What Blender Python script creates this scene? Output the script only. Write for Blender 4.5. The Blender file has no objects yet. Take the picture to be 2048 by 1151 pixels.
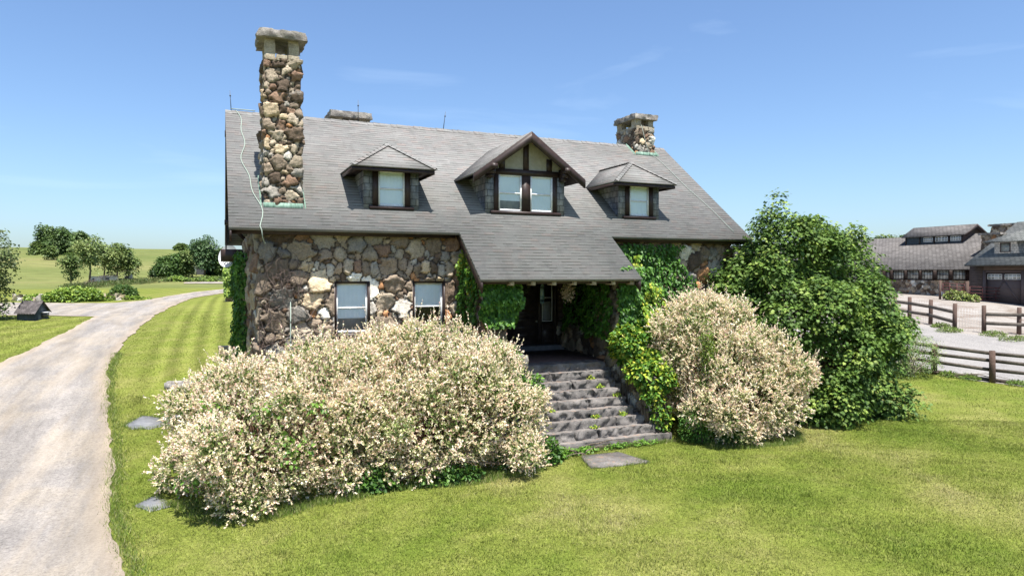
import bpy, math, random
import numpy as np
rad = math.radians
# ------------------------------------------------------------------ camera, world, sun
CAMH = 4.55; YAW = 23.3; PIT = 1.196
cam = bpy.data.cameras.new('camera'); cam.lens = 24; cam.sensor_width = 36; cam.clip_start = .1; cam.clip_end = 20000
co = bpy.data.objects.new('camera', cam); bpy.context.scene.collection.objects.link(co)
co.location = (0, 0, CAMH); co.rotation_euler = (rad(90-PIT), 0, rad(-YAW)); bpy.context.scene.camera = co
SC = bpy.context.scene
SC.view_settings.view_transform = 'Standard'; SC.view_settings.look = 'None'
SC.view_settings.exposure = 1.15; SC.view_settings.gamma = 1
W = bpy.data.worlds.new('World'); SC.world = W; W.use_nodes = True
wn = W.node_tree; bg = wn.nodes['Background']; bg.inputs[1].default_value = .092
sky = wn.nodes.new('ShaderNodeTexSky'); sky.sky_type = 'NISHITA'; sky.sun_disc = False
sky.sun_elevation = rad(71); sky.sun_rotation = rad(180); sky.altitude = 300; sky.air_density = 1.0; sky.dust_density = 1.6; sky.ozone_density = 1.3
# thin cirrus wisps low in the sky, laid out by direction
tc = wn.nodes.new('ShaderNodeTexCoord'); mp = wn.nodes.new('ShaderNodeMapping'); mp.inputs['Scale'].default_value = (1.2, 1.2, 7)
nz = wn.nodes.new('ShaderNodeTexNoise'); nz.inputs['Scale'].default_value = 2.0; nz.inputs['Detail'].default_value = 7; nz.inputs['Distortion'].default_value = .6
cr = wn.nodes.new('ShaderNodeValToRGB'); cr.color_ramp.elements[0].position = .56; cr.color_ramp.elements[1].position = .82
cr.color_ramp.elements[1].color = (.22, .22, .22, 1)
mx = wn.nodes.new('ShaderNodeMixRGB'); mx.inputs[2].default_value = (7.0, 7.3, 7.8, 1)
L_ = wn.links.new
L_(tc.outputs['Generated'], mp.inputs[0]); L_(mp.outputs[0], nz.inputs['Vector']); L_(nz.outputs[0], cr.inputs[0])
L_(cr.outputs[0], mx.inputs[0]); L_(sky.outputs[0], mx.inputs[1]); tint = wn.nodes.new('ShaderNodeMixRGB'); tint.blend_type = 'MULTIPLY'; tint.inputs[0].default_value = 1; tint.inputs[2].default_value = (.745, .865, 1.0, 1)
L_(mx.outputs[0], tint.inputs[1]); L_(tint.outputs[0], bg.inputs[0])
sl = bpy.data.lights.new('sun', 'SUN'); sl.energy = 4.8; sl.angle = rad(.5); sl.color = (1, .965, .91)
so = bpy.data.objects.new('sun', sl); SC.collection.objects.link(so)
from mathutils import Vector, noise as mnoise
so.rotation_euler = Vector((.0, .40, -1.16)).to_track_quat('-Z', 'Y').to_euler()

rs = np.random.RandomState(7); random.seed(7)
# ------------------------------------------------------------------ materials
def mat(name, fn, rough=.8, spec=.3, trans=0):
    m = bpy.data.materials.new(name); m.use_nodes = True
    nt = m.node_tree; b = nt.nodes['Principled BSDF']
    b.inputs['Roughness'].default_value = rough; b.inputs['Specular IOR Level'].default_value = spec
    g = G(nt, b); c = fn(g)
    if isinstance(c, tuple): b.inputs['Base Color'].default_value = (*c[:3], 1)
    elif c is not None:
        g.l(c, b.inputs['Base Color'])
        if trans:
            t = nt.nodes.new('ShaderNodeBsdfTranslucent'); ms = nt.nodes.new('ShaderNodeMixShader'); ms.inputs[0].default_value = trans
            g.l(c, t.inputs[0]); g.l(b.outputs[0], ms.inputs[1]); g.l(t.outputs[0], ms.inputs[2]); g.l(ms.outputs[0], nt.nodes['Material Output'].inputs[0])
    return m
class G:
    def __init__(s, nt, b): s.nt = nt; s.b = b
    def n(s, t): return s.nt.nodes.new(t)
    def l(s, a, b): s.nt.links.new(a, b)
    def put(s, v, sock):
        if isinstance(v, (int, float)): sock.default_value = v
        elif isinstance(v, tuple): sock.default_value = (*v[:3], 1) if len(sock.default_value) == 4 else v[:3]
        else: s.l(v, sock)
    def co(s, kind='Object', scale=None):
        t = s.n('ShaderNodeTexCoord').outputs[kind]
        if scale:
            m = s.n('ShaderNodeMapping'); m.inputs['Scale'].default_value = scale; s.l(t, m.inputs[0]); t = m.outputs[0]
        return t
    def noise(s, vec, scale, detail=4, rough=.55, dist=0):
        t = s.n('ShaderNodeTexNoise'); s.l(vec, t.inputs['Vector']); t.inputs['Scale'].default_value = scale
        t.inputs['Detail'].default_value = detail; t.inputs['Roughness'].default_value = rough; t.inputs['Distortion'].default_value = dist
        return t.outputs[0]
    def ramp(s, f, stops):
        r = s.n('ShaderNodeValToRGB'); s.l(f, r.inputs[0]); e = r.color_ramp.elements
        while len(e) < len(stops): e.new(.5)
        for k, (p, c) in enumerate(stops):
            e[k].position = p; e[k].color = (c, c, c, 1) if isinstance(c, (int, float)) else (*c, 1)
        return r.outputs[0]
    def mix(s, f, a, b, mode='MIX'):
        m = s.n('ShaderNodeMixRGB'); m.blend_type = mode; s.put(f, m.inputs[0]); s.put(a, m.inputs[1]); s.put(b, m.inputs[2]); return m.outputs[0]
    def m(s, op, a, b=0.0):
        m = s.n('ShaderNodeMath'); m.operation = op; s.put(a, m.inputs[0]); s.put(b, m.inputs[1]); return m.outputs[0]
    def attr(s, name, out='Color'):
        a = s.n('ShaderNodeAttribute'); a.attribute_name = name; return a.outputs[out]
    def bump(s, h, strength=.5, dist=.02):
        b = s.n('ShaderNodeBump'); b.inputs['Strength'].default_value = strength; b.inputs['Distance'].default_value = dist
        s.l(h, b.inputs['Height']); s.l(b.outputs[0], s.b.inputs['Normal'])

def f_leaf(g):
    c = g.attr('Col'); n = g.noise(g.co(), 9, 2); return g.mix(1, c, g.ramp(n, [(.3, .8), (.7, 1.15)]), 'MULTIPLY')
LEAF = mat('leaf', f_leaf, .5, .35, .3)
PETAL = mat('variegated_leaf', f_leaf, .6, .25, .28)
GLOSSLEAF = mat('glossy_leaf', f_leaf, .58, .25, .25)
def f_grass(g): return g.attr('Col')
GRASSM = mat('grass_blade', f_grass, .65, .2, .3)
def f_bark(g):
    v = g.co(scale=(8, 8, 1.5)); n = g.noise(v, 3, 6); g.bump(n, .8, .03); return g.ramp(n, [(.3, (.06, .045, .035)), (.7, (.2, .16, .12))])
BARK = mat('bark', f_bark, .9, .1)
def f_stone(g):
    c = g.attr('Col'); v = g.co(); n = g.noise(v, 5, 8, .65, .4); n2 = g.noise(v, 22, 6, .7)
    c = g.mix(1, c, g.ramp(n, [(.25, .62), (.5, 1.05), (.75, 1.3)]), 'MULTIPLY')
    c = g.mix(1, c, g.ramp(n2, [(.3, .6), (.5, 1.05), (.7, 1.3)]), 'MULTIPLY')
    li = g.ramp(g.noise(v, 2.3, 8, .7), [(.62, 0.0), (.70, .3)]); c = g.mix(li, c, (.5, .5, .46))
    st = g.ramp(g.noise(g.co(scale=(3, 3, .6)), 2.2, 7, .7), [(.58, 0.0), (.72, .6)]); c = g.mix(st, c, (.035, .028, .024))
    g.bump(g.m('ADD', n, n2), 1.0, .05); return c
STONE = mat('fieldstone', f_stone, .85, .25)
def f_slab(g):
    v = g.co(); n = g.noise(v, 3, 8, .7); n2 = g.noise(v, 30, 5, .7)
    c = g.ramp(n, [(.3, (.12, .105, .095)), (.5, (.25, .225, .2)), (.72, (.38, .35, .30))]); c = g.mix(1, c, g.ramp(n2, [(.3, .6), (.7, 1.25)]), 'MULTIPLY')
    li = g.ramp(g.noise(v, 7, 6, .7), [(.58, 0.0), (.64, .5)]); c = g.mix(li, c, (.4, .37, .26)); g.bump(g.m('ADD', n, n2), .8, .03); return c
SLAB = mat('weathered_cap_stone', f_slab, .9, .2)
def f_slab2(g):
    v = g.co(); n = g.noise(v, 3, 8, .7); n2 = g.noise(v, 30, 5, .7); c = g.ramp(n, [(.3, (.2, .16, .12)), (.5, (.42, .35, .25)), (.72, (.5, .45, .36))]); g.bump(g.m('ADD', n, n2), .6, .02); return g.mix(1, c, g.ramp(n2, [(.3, .6), (.7, 1.2)]), 'MULTIPLY')
SLAB2 = mat('tan_block_stone', f_slab2, .9, .2)
def f_step(g):
    v = g.co(); n = g.noise(v, 2.5, 8, .7); n2 = g.noise(v, 40, 4, .7)
    c = g.ramp(n, [(.3, (.08, .074, .069)), (.55, (.178, .162, .15)), (.75, (.27, .243, .22))]); c = g.mix(1, c, g.ramp(n2, [(.3, .7), (.7, 1.2)]), 'MULTIPLY')
    rst = g.ramp(g.noise(v, 6, 6, .75), [(.54, 0.0), (.66, .6)]); nrm = g.n('ShaderNodeNewGeometry').outputs['Normal']
    sx = g.n('ShaderNodeSeparateXYZ'); g.l(nrm, sx.inputs[0]); up = g.ramp(sx.outputs[2], [(.6, 0.0), (.9, 1.0)])
    c = g.mix(g.m('MULTIPLY', rst, up), c, (.34, .19, .11)); g.bump(g.m('ADD', n, n2), .6, .02); return c
STEP = mat('bluestone_step', f_step, .85, .25)
def f_flag(g):
    v = g.co(); n = g.noise(v, 5, 8, .7); g.bump(g.noise(v, 40, 4), .4, .01); return g.ramp(n, [(.3, (.11, .115, .125)), (.7, (.22, .22, .225))])
FLAG = mat('flagstone', f_flag, .8, .25)
def f_shingle(g):
    uv = g.n('ShaderNodeUVMap').outputs[0]
    def brick(w, sq, off, c1, c2, mo, msz, seed):
        mp = g.n('ShaderNodeMapping'); mp.inputs['Location'].default_value = (seed, 0, 0); g.l(uv, mp.inputs[0])
        b = g.n('ShaderNodeTexBrick'); g.l(mp.outputs[0], b.inputs['Vector']); b.inputs['Scale'].default_value = 1
        b.inputs['Brick Width'].default_value = w; b.inputs['Row Height'].default_value = .14; b.inputs['Mortar Size'].default_value = msz; b.inputs['Mortar Smooth'].default_value = .1
        b.offset = off; b.offset_frequency = 2; b.squash = sq; b.squash_frequency = 3
        g.put(c1, b.inputs['Color1']); g.put(c2, b.inputs['Color2']); g.put(mo, b.inputs['Mortar']); return b
    b1 = brick(.33, .8, .37, (.0, .0, .0), (1., 1., 1.), (.5, .5, .5), .0, 0)
    b2 = brick(.23, 1.3, .61, (.0, .0, .0), (1., 1., 1.), (.5, .5, .5), .0, 3.71)
    tone = g.ramp(b1.outputs[0], [(0, (.185, .18, .172)), (.3, (.26, .255, .238)), (.5, (.275, .237, .222)), (.75, (.235, .245, .228)), (1, (.31, .298, .278))])
    tone = g.mix(.5, g.mix(.35, tone, (.238, .236, .228)), g.ramp(b2.outputs[0], [(0, (.2, .195, .188)), (.5, (.275, .264, .248)), (.85, (.235, .238, .222)), (1, (.30, .245, .22))]))
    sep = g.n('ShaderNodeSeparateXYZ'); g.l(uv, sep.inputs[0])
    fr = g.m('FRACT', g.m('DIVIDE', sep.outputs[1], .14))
    # painted shadow line: dark band at each shingle butt, broken per tab
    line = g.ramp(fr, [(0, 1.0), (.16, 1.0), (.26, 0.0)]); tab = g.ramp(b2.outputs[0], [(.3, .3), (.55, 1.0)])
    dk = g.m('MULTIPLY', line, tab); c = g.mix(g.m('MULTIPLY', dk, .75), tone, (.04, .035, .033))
    v = g.co(); n = g.noise(v, .7, 6, .6); c = g.mix(1, c, g.ramp(n, [(.3, .68), (.7, .84)]), 'MULTIPLY')
    n2 = g.noise(v, 90, 2); c = g.mix(1, c, g.ramp(n2, [(.3, .8), (.7, 1.2)]), 'MULTIPLY')
    stn = g.ramp(g.noise(g.co(scale=(2.2, .5, .5)), 1.6, 5, .6), [(.56, 0.0), (.75, .3)]); c = g.mix(stn, c, (.09, .085, .08))
    g.bump(n2, .25, .004); return c
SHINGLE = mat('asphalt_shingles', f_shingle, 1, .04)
def f_brown(g):
    v = g.co(scale=(1, 1, 1)); n = g.noise(v, 6, 6, .65); return g.ramp(n, [(.3, (.022, .013, .011)), (.7, (.05, .031, .026))])
BROWN = mat('dark_brown_paint', f_brown, .5, .35)
def f_blackdoor(g):
    n = g.noise(g.co(), 5, 5); return g.ramp(n, [(.3, (.04, .03, .027)), (.7, (.08, .06, .055))])
DOORM = mat('dark_door_paint', f_blackdoor, .4, .4)
def f_white(g):
    n = g.noise(g.co(), 14, 4); return g.ramp(n, [(.3, (.66, .66, .64)), (.7, (.8, .8, .78))])
WHITE = mat('white_paint', f_white, .5, .4)
def f_blind(g):
    v = g.co(scale=(1, 1, 1)); n = g.noise(g.co(), 3, 3); return g.ramp(n, [(.3, (.80, .87, .9)), (.7, (.86, .92, .94))])
BLIND = mat('window_blind', f_blind, .8, .1)
def f_curt(g):
    n = g.noise(g.co(), 8, 4); return g.ramp(n, [(.3, (.30, .31, .31)), (.7, (.42, .42, .42))])
CURTAIN = mat('lower_curtain', f_curt, .8, .1)
def f_stucco(g):
    v = g.co(); n = g.noise(v, 8, 6, .7); g.bump(g.noise(v, 60, 3), .4, .01); return g.ramp(n, [(.3, (.27, .245, .185)), (.7, (.38, .345, .27))])
STUCCO = mat('cream_stucco', f_stucco, .9, .1)
def f_slate(g):
    uv = g.n('ShaderNodeUVMap').outputs[0]
    b = g.n('ShaderNodeTexBrick'); g.l(uv, b.inputs['Vector']); b.inputs['Scale'].default_value = 1; b.inputs['Brick Width'].default_value = .24; b.inputs['Row Height'].default_value = .19
    b.inputs['Mortar Size'].default_value = .008; g.put((.14, .15, .16), b.inputs['Color1']); g.put((.27, .265, .255), b.inputs['Color2']); g.put((.03, .03, .03), b.inputs['Mortar'])
    n = g.noise(g.co(), 9, 6, .7); c = g.mix(1, b.outputs[0], g.ramp(n, [(.3, .6), (.7, 1.35)]), 'MULTIPLY'); g.bump(b.outputs[1], -.5, .01); return c
SLATE = mat('slate_siding', f_slate, .7, .3)
def f_cop(g):
    n = g.noise(g.co(scale=(6, 6, 1.2)), 4, 5, .7); return g.ramp(n, [(.3, (.06, .085, .06)), (.5, (.16, .26, .2)), (.75, (.32, .42, .34))])
COPPER = mat('verdigris_copper', f_cop, .7, .3)
CABLE = mat('weathered_cable', lambda g: (.26, .31, .26), .6, .4)
DARKMET = mat('dark_metal', lambda g: (.06, .06, .065), .5, .5)
GREYMET = mat('grey_painted_metal', lambda g: (.5, .5, .51), .5, .4)
BLACKIN = mat('dark_interior', lambda g: (.012, .012, .013), .9, .1)
def f_glass(name, base, mixf):
    m = bpy.data.materials.new(name); m.use_nodes = True; nt = m.node_tree; nt.nodes.clear()
    o = nt.nodes.new('ShaderNodeOutputMaterial'); t = nt.nodes.new('ShaderNodeBsdfTransparent'); t.inputs[0].default_value = (*base, 1)
    gl = nt.nodes.new('ShaderNodeBsdfGlossy'); gl.inputs['Roughness'].default_value = .03; gl.inputs[0].default_value = (.95, .97, 1, 1)
    mm = nt.nodes.new('ShaderNodeMixShader'); fr = nt.nodes.new('ShaderNodeFresnel'); fr.inputs[0].default_value = 1.5
    ad = nt.nodes.new('ShaderNodeMath'); ad.inputs[1].default_value = mixf; nt.links.new(fr.outputs[0], ad.inputs[0])
    nt.links.new(ad.outputs[0], mm.inputs[0]); nt.links.new(t.outputs[0], mm.inputs[1]); nt.links.new(gl.outputs[0], mm.inputs[2]); nt.links.new(mm.outputs[0], o.inputs[0]); return m
GLASS = f_glass('window_glass', (.98, .99, .99), -.01)
def f_wood(c1, c2):
    def f(g):
        n = g.noise(g.co(scale=(3, 3, 9)), 3, 6, .7); n2 = g.noise(g.co(), 1.2, 4); c = g.ramp(n, [(.3, c1), (.7, c2)])
        g.bump(n, .5, .01); return g.mix(1, c, g.ramp(n2, [(.3, .7), (.7, 1.25)]), 'MULTIPLY')
    return f
FENCEM = mat('weathered_fence_wood', f_wood((.05, .042, .036), (.17, .145, .12)), .85, .15)
POSTM = mat('stained_fence_post', f_wood((.055, .035, .028), (.15, .10, .08)), .85, .15)
def f_clap(g):
    sep = g.n('ShaderNodeSeparateXYZ'); g.l(g.co(), sep.inputs[0]); fr = g.m('FRACT', g.m('DIVIDE', sep.outputs[2], .2))
    c = g.ramp(fr, [(0, (.03, .02, .017)), (.12, (.085, .06, .05)), (1, (.11, .08, .066))]); n = g.noise(g.co(scale=(1, 1, 5)), 2, 5)
    return g.mix(1, c, g.ramp(n, [(.3, .7), (.7, 1.3)]), 'MULTIPLY')
CLAP = mat('brown_clapboard', f_clap, .8, .2)
def f_groof(c1, c2):
    def f(g):
        uv = g.n('ShaderNodeUVMap').outputs[0]
        b = g.n('ShaderNodeTexBrick'); g.l(uv, b.inputs['Vector']); b.inputs['Scale'].default_value = 1; b.inputs['Brick Width'].default_value = .4; b.inputs['Row Height'].default_value = .3
        b.inputs['Mortar Size'].default_value = .025; g.put(c1, b.inputs['Color1']); g.put(c2, b.inputs['Color2']); g.put(tuple(x*.45 for x in c1), b.inputs['Mortar'])
        n = g.noise(g.co(), .6, 7, .65); return g.mix(1, b.outputs[0], g.ramp(n, [(.3, .8), (.7, 1.2)]), 'MULTIPLY')
    return f
BARNROOF = mat('brown_barn_shingles', f_groof((.10, .092, .087), (.145, .134, .127)), .9, .15)
GARROOF = mat('grey_green_shingles', f_groof((.12, .125, .118), (.17, .172, .162)), .9, .15)
GARDOOR = mat('taupe_garage_door', lambda g: (.10, .075, .072), .6, .3)
REDPIPE = mat('red_oxide_pipe', lambda g: (.10, .03, .028), .55, .4)
def f_tin(g):
    v = g.co(); n = g.noise(v, 4, 6, .7); return g.ramp(n, [(.3, (.02, .017, .015)), (.5, (.05, .042, .04)), (.7, (.15, .13, .125))])
TIN = mat('rusty_tin', f_tin, .7, .4)
NAVY = mat('blue_black_paint', lambda g: g.ramp(g.noise(g.co(), 4, 5), [(.3, (.022, .032, .042)), (.7, (.045, .062, .075))]), .6, .3)
# ground
def f_lawn(g):
    v = g.co(); sx = g.n('ShaderNodeSeparateXYZ'); g.l(v, sx.inputs[0])
    n1 = g.noise(v, .33, 6, .62, .4); n2 = g.noise(v, 2.3, 6, .65); n3 = g.noise(v, 15, 6, .8)
    pt = g.m('ADD', g.attr('patch', 'Fac'), g.m('MULTIPLY', g.m('SUBTRACT', n1, .5), .35))
    c = g.ramp(pt, [(.1, (.085, .12, .016)), (.42, (.135, .152, .030)), (.68, (.195, .182, .06)), (1.0, (.25, .205, .10))])
    c = g.mix(.3, c, g.ramp(n2, [(.3, (.075, .11, .015)), (.5, (.135, .16, .032)), (.72, (.22, .205, .08))]))
    st = g.attr('stripe', 'Fac'); ms = g.attr('lawn_stripe', 'Fac'); wob = g.m('MULTIPLY', g.m('SUBTRACT', g.noise(g.co(scale=(1, .3, 1)), .5, 3), .5), .35)
    s = g.m('SINE', g.m('MULTIPLY', g.m('ADD', st, wob), 6.283/.88)); s = g.m('MULTIPLY', g.m('MULTIPLY', s, ms), .22)
    c = g.mix(1, c, g.m('ADD', s, 1.0), 'MULTIPLY')
    c = g.mix(1, c, g.ramp(n3, [(.3, .42), (.5, 1.0), (.7, 1.6)]), 'MULTIPLY')
    md = g.ramp(g.noise(g.co(scale=(.35, 1, 1)), .045, 8, .68), [(.3, (.085, .112, .032)), (.52, (.135, .148, .05)), (.72, (.205, .185, .08))])
    md = g.mix(1, md, g.ramp(g.noise(g.co(scale=(.4, 1, 1)), .8, 7, .75), [(.3, .7), (.7, 1.25)]), 'MULTIPLY')
    c = g.mix(g.attr('meadow', 'Fac'), c, md); g.bump(n3, .5, .05); return c
LAWN = mat('lawn_and_meadow', f_lawn, .95, .05)
def f_gravel(c1, c2, c3, ruts=True):
    def f(g):
        v = g.co(); n1 = g.noise(v, .5, 6, .6, .5); n2 = g.noise(v, 14, 6, .75); n3 = g.noise(v, 34, 4, .8)
        c = g.ramp(n1, [(.3, c1), (.5, c2), (.7, c3)]); c = g.mix(1, c, g.ramp(n2, [(.3, .62), (.5, 1), (.7, 1.25)]), 'MULTIPLY')
        c = g.mix(1, c, g.ramp(n3, [(.3, .45), (.45, 1.0), (.7, 1.3)]), 'MULTIPLY')
        if ruts:
            e = g.attr('edge', 'Fac'); c = g.mix(g.m('MULTIPLY', g.ramp(e, [(.0, 1.0), (.16, 0.0)]), .7), c, (.30, .235, .165))
            a = g.attr('across', 'Fac'); r = g.m('ADD', g.m('MULTIPLY', g.m('SINE', g.m('MULTIPLY', a, 3.6)), .09), 1.0); c = g.mix(1, c, r, 'MULTIPLY')
            bt = g.ramp(g.noise(g.co(scale=(1.1, .12, 1)), 1.0, 6, .7), [(.45, 0.0), (.6, .35)]); c = g.mix(bt, c, (.30, .245, .175)); dk_ = g.ramp(g.noise(g.co(scale=(1, .35, 1)), 1.7, 8, .8), [(.58, 0.0), (.68, .22)]); c = g.mix(dk_, c, (.10, .095, .085))
            nn = g.ramp(g.noise(g.co(scale=(2.2, .3, 1)), 1.0, 5, .7), [(.35, .8), (.65, 1.13)]); c = g.mix(1, c, nn, 'MULTIPLY')
        g.bump(g.m('ADD', n2, n3), .6, .03); return c
    return f
GRAVEL = mat('pale_gravel', f_gravel((.185, .17, .158), (.235, .215, .196), (.27, .237, .198)), .95, .1)
LANEM = mat('grey_lane_gravel', f_gravel((.18, .17, .163), (.225, .212, .2), (.26, .243, .226), False), .95, .1)
YARDM = mat('barnyard_dirt', f_gravel((.155, .12, .095), (.24, .213, .187), (.28, .258, .235), False), .95, .1)

# ------------------------------------------------------------------ mesh helpers
def setp(o, label=None, cat=None, group=None, kind=None):
    if label: o['label'] = label
    if cat: o['category'] = cat
    if group: o['group'] = group
    if kind: o['kind'] = kind
    return o
def thing(name, label, cat, loc=(0, 0, 0), group=None):
    o = bpy.data.objects.new(name, None); SC.collection.objects.link(o); o.location = loc; o.empty_display_size = .2
    return setp(o, label, cat, group)
class MB:
    def __init__(s): s.V = []; s.T = []; s.Q = []; s.P = []; s.C = []; s.A = {}; s.n = 0
    def add(s, V, T=None, Q=None, P=None, col=None):
        V = np.asarray(V, float).reshape(-1, 3)
        if T is not None and len(T): s.T.append(np.asarray(T, int)+s.n)
        if Q is not None and len(Q): s.Q.append(np.asarray(Q, int)+s.n)
        if P is not None: s.P += [[i+s.n for i in p] for p in P]
        if col is not None:
            col = np.asarray(col, float)
            if col.ndim == 1: col = np.tile(col, (len(V), 1))
            s.C.append(col)
        s.V.append(V); s.n += len(V); return s
    def box(s, x0, x1, y0, y1, z0, z1):
        V = [(x, y, z) for z in (z0, z1) for y in (y0, y1) for x in (x0, x1)]
        return s.add(V, Q=[(0, 2, 3, 1), (4, 5, 7, 6), (0, 1, 5, 4), (2, 6, 7, 3), (0, 4, 6, 2), (1, 3, 7, 5)])
    def tube(s, pts, r, k=7, cap=True):
        pts = np.asarray(pts, float); n = len(pts); r = np.broadcast_to(np.asarray(r, float), (n,))
        V = []; 
        for i in range(n):
            t = pts[min(i+1, n-1)]-pts[max(i-1, 0)]; t = t/(np.linalg.norm(t)+1e-9)
            a = np.array([1., 0, 0]) if abs(t[0]) < .8 else np.array([0, 1., 0])
            u = np.cross(t, a); u /= np.linalg.norm(u); w = np.cross(t, u)
            for j in range(k):
                q = 2*math.pi*j/k; V.append(pts[i]+r[i]*(math.cos(q)*u+math.sin(q)*w))
        Q = [(i*k+j, i*k+(j+1) % k, (i+1)*k+(j+1) % k, (i+1)*k+j) for i in range(n-1) for j in range(k)]
        P = [list(range(k))[::-1], [(n-1)*k+j for j in range(k)]] if cap else None
        return s.add(V, Q=Q, P=P)
    def bar(s, a, b, w, h):
        a = np.asarray(a, float); b = np.asarray(b, float); t = (b-a)/np.linalg.norm(b-a)
        u = np.cross(t, (0, 0, 1.)); u = u/np.linalg.norm(u) if np.linalg.norm(u) > 1e-4 else np.array([1., 0, 0]); v = np.cross(u, t)
        V = [p+u*i*w/2+v*j*h/2 for p in (a, b) for i, j in ((-1, -1), (1, -1), (1, 1), (-1, 1))]
        return s.add(V, Q=[(0, 1, 5, 4), (1, 2, 6, 5), (2, 3, 7, 6), (3, 0, 4, 7), (3, 2, 1, 0), (4, 5, 6, 7)])
    def slab(s, poly, thick):
        """top polygon (planar, ccw seen from outside) extruded against its normal"""
        p = np.asarray(poly, float); n = np.cross(p[1]-p[0], p[2]-p[0]); n /= np.linalg.norm(n)
        if n[2] < 0: p = p[::-1]; n = -n
        k = len(p); V = np.vstack([p, p-n*thick])
        return s.add(V, P=[list(range(k)), list(range(k, 2*k))[::-1]]+[[i, i+k, (i+1) % k+k, (i+1) % k] for i in range(k)])
    def build(s, name, m, parent=None, smooth=False, attrs=None, loc=None):
        V = np.vstack(s.V); loops = []; sizes = []
        for A, k in ((s.T, 3), (s.Q, 4)):
            if A:
                a = np.vstack(A); loops.append(a.ravel()); sizes.append(np.full(len(a), k))
        for p in s.P: loops.append(np.array(p)); sizes.append(np.array([len(p)]))
        lo = np.concatenate(loops).astype(np.int32); sz = np.concatenate(sizes).astype(np.int32)
        if loc is not None: V = V-np.asarray(loc, float)
        me = bpy.data.meshes.new(name); me.vertices.add(len(V)); me.vertices.foreach_set('co', V.astype(np.float32).ravel())
        me.loops.add(len(lo)); me.loops.foreach_set('vertex_index', lo); me.polygons.add(len(sz))
        me.polygons.foreach_set('loop_start', np.concatenate([[0], np.cumsum(sz)[:-1]]).astype(np.int32)); me.polygons.foreach_set('loop_total', sz)
        me.update(calc_edges=True)
        if s.C:
            C = np.vstack(s.C); c4 = np.ones((len(C), 4), np.float32); c4[:, :3] = C
            at = me.attributes.new('Col', 'FLOAT_COLOR', 'POINT'); at.data.foreach_set('color', c4.ravel())
        for k, a in (attrs or {}).items():
            at = me.attributes.new(k, 'FLOAT', 'POINT'); at.data.foreach_set('value', np.asarray(a, np.float32))
        if m in (SHINGLE, SLATE, BARNROOF, GARROOF):
            uvl = me.uv_layers.new(name='UVMap'); UV = np.zeros((len(lo), 2), np.float32); i = 0
            Vv = V+(np.asarray(loc, float) if loc is not None else 0)
            for p in me.polygons:
                nn = np.array(p.normal); z = np.array([0, 0, 1.])
                t = np.cross(z, nn); t = t/np.linalg.norm(t) if np.linalg.norm(t) > .05 else np.array([1., 0, 0]); b = np.cross(nn, t)
                if b[2] < 0: b = -b
                for li in p.loop_indices: q = Vv[lo[li]]; UV[li] = (q@t, q@b)
            uvl.data.foreach_set('uv', UV.ravel())
        if smooth: me.polygons.foreach_set('use_smooth', np.ones(len(sz), bool))
        me.materials.append(m); o = bpy.data.objects.new(name, me); SC.collection.objects.link(o)
        if parent is not None:
            o.parent = parent; pl = np.array(parent.location) if loc is None else None
            if loc is None and parent.parent is None: o.location = tuple(-pl)
        elif loc is not None: o.location = tuple(loc)
        return o
def vnoise(P, s, seed=0):
    """cheap smooth noise from summed rotated sines"""
    P = np.asarray(P, float)*s; r = np.random.RandomState(seed); out = np.zeros(len(P))
    for k in range(7):
        d = r.normal(size=3); d /= np.linalg.norm(d); f = 1.6**(k*.55); out += np.sin(P@d*f*2.1+r.uniform(0, 6.3)+1.3*np.sin(P@d[[1, 2, 0]]*f*1.3+k))/f**.7
    return out/2.6
def nrmz(a): return a/(np.linalg.norm(a, axis=-1, keepdims=True)+1e-9)

# ------------------------------------------------------------------ terrain
TY = np.array([-1e4, 16, 18.5, 22, 27, 34, 45, 60, 85, 120, 1e4]); TZ = np.array([0, 0, .15, .55, 1.15, 1.6, 2.05, 2.4, 2.75, 3.1, 3.1])
_yy = np.linspace(-40, 400, 4401); _zz = np.interp(_yy, TY, TZ); _k = np.hanning(41); _k /= _k.sum(); _zz = np.convolve(np.pad(_zz, 20, 'edge'), _k, 'valid')
def sm(t): t = np.clip(t, 0, 1); return t*t*(3-2*t)
def terr(x, y):
    x = np.asarray(x, float); y = np.asarray(y, float); z = np.interp(y, _yy, _zz); w = 1-.75*sm((x-20)/90)
    z = z+.45*sm((x-38)/18)*sm((y-27)/12)
    z = z+w*8.3*sm((y-88)/130)*(1-sm((y-240)/500))-3*sm((y-500)/1500)
    return z+.03*np.sin(x*.7+y*.45)*np.clip((20-y)/8, 0, 1)*np.clip((y-2)/5, 0, 1)
def T(x, y): return float(terr(x, y))
def patchf(x, y):
    P = np.stack([x, y, 0*x], 1); q = np.stack([x*.30+y*.06, y*1.25-x*.25, 0*x], 1)
    w = np.where((x < 4) & (y > 17), .3, 1.); return np.clip(.42+.27*w*vnoise(P, .33, 11)+.13*w*vnoise(q, 1.0, 12)+.13*vnoise(P, 1.7, 13), 0, 1.1)
_f = np.array([math.sin(rad(YAW))*math.cos(rad(PIT)), math.cos(rad(YAW))*math.cos(rad(PIT)), -math.sin(rad(PIT))]); _r = np.array([math.cos(rad(YAW)), -math.sin(rad(YAW)), 0]); _u = np.cross(_r, _f)
def ray(px, py): return _f+_r*(px-1024)/1365.33-_u*(py-575.5)/1365.33
def gp(px, py):
    """where the sight line of a photo pixel meets the ground: used once to survey positions"""
    r = ray(px, py); t = np.arange(5, 400, .05); x = r[0]*t; y = r[1]*t; i = np.argmax(CAMH+r[2]*t < terr(x, y)); return np.array([x[i], y[i]])
def proj(P):
    v = np.asarray(P, float)-np.array([0, 0, CAMH]); d = v@_f; return 1024+1365.33*(v@_r)/d, 575.5-1365.33*(v@_u)/d, d
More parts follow.
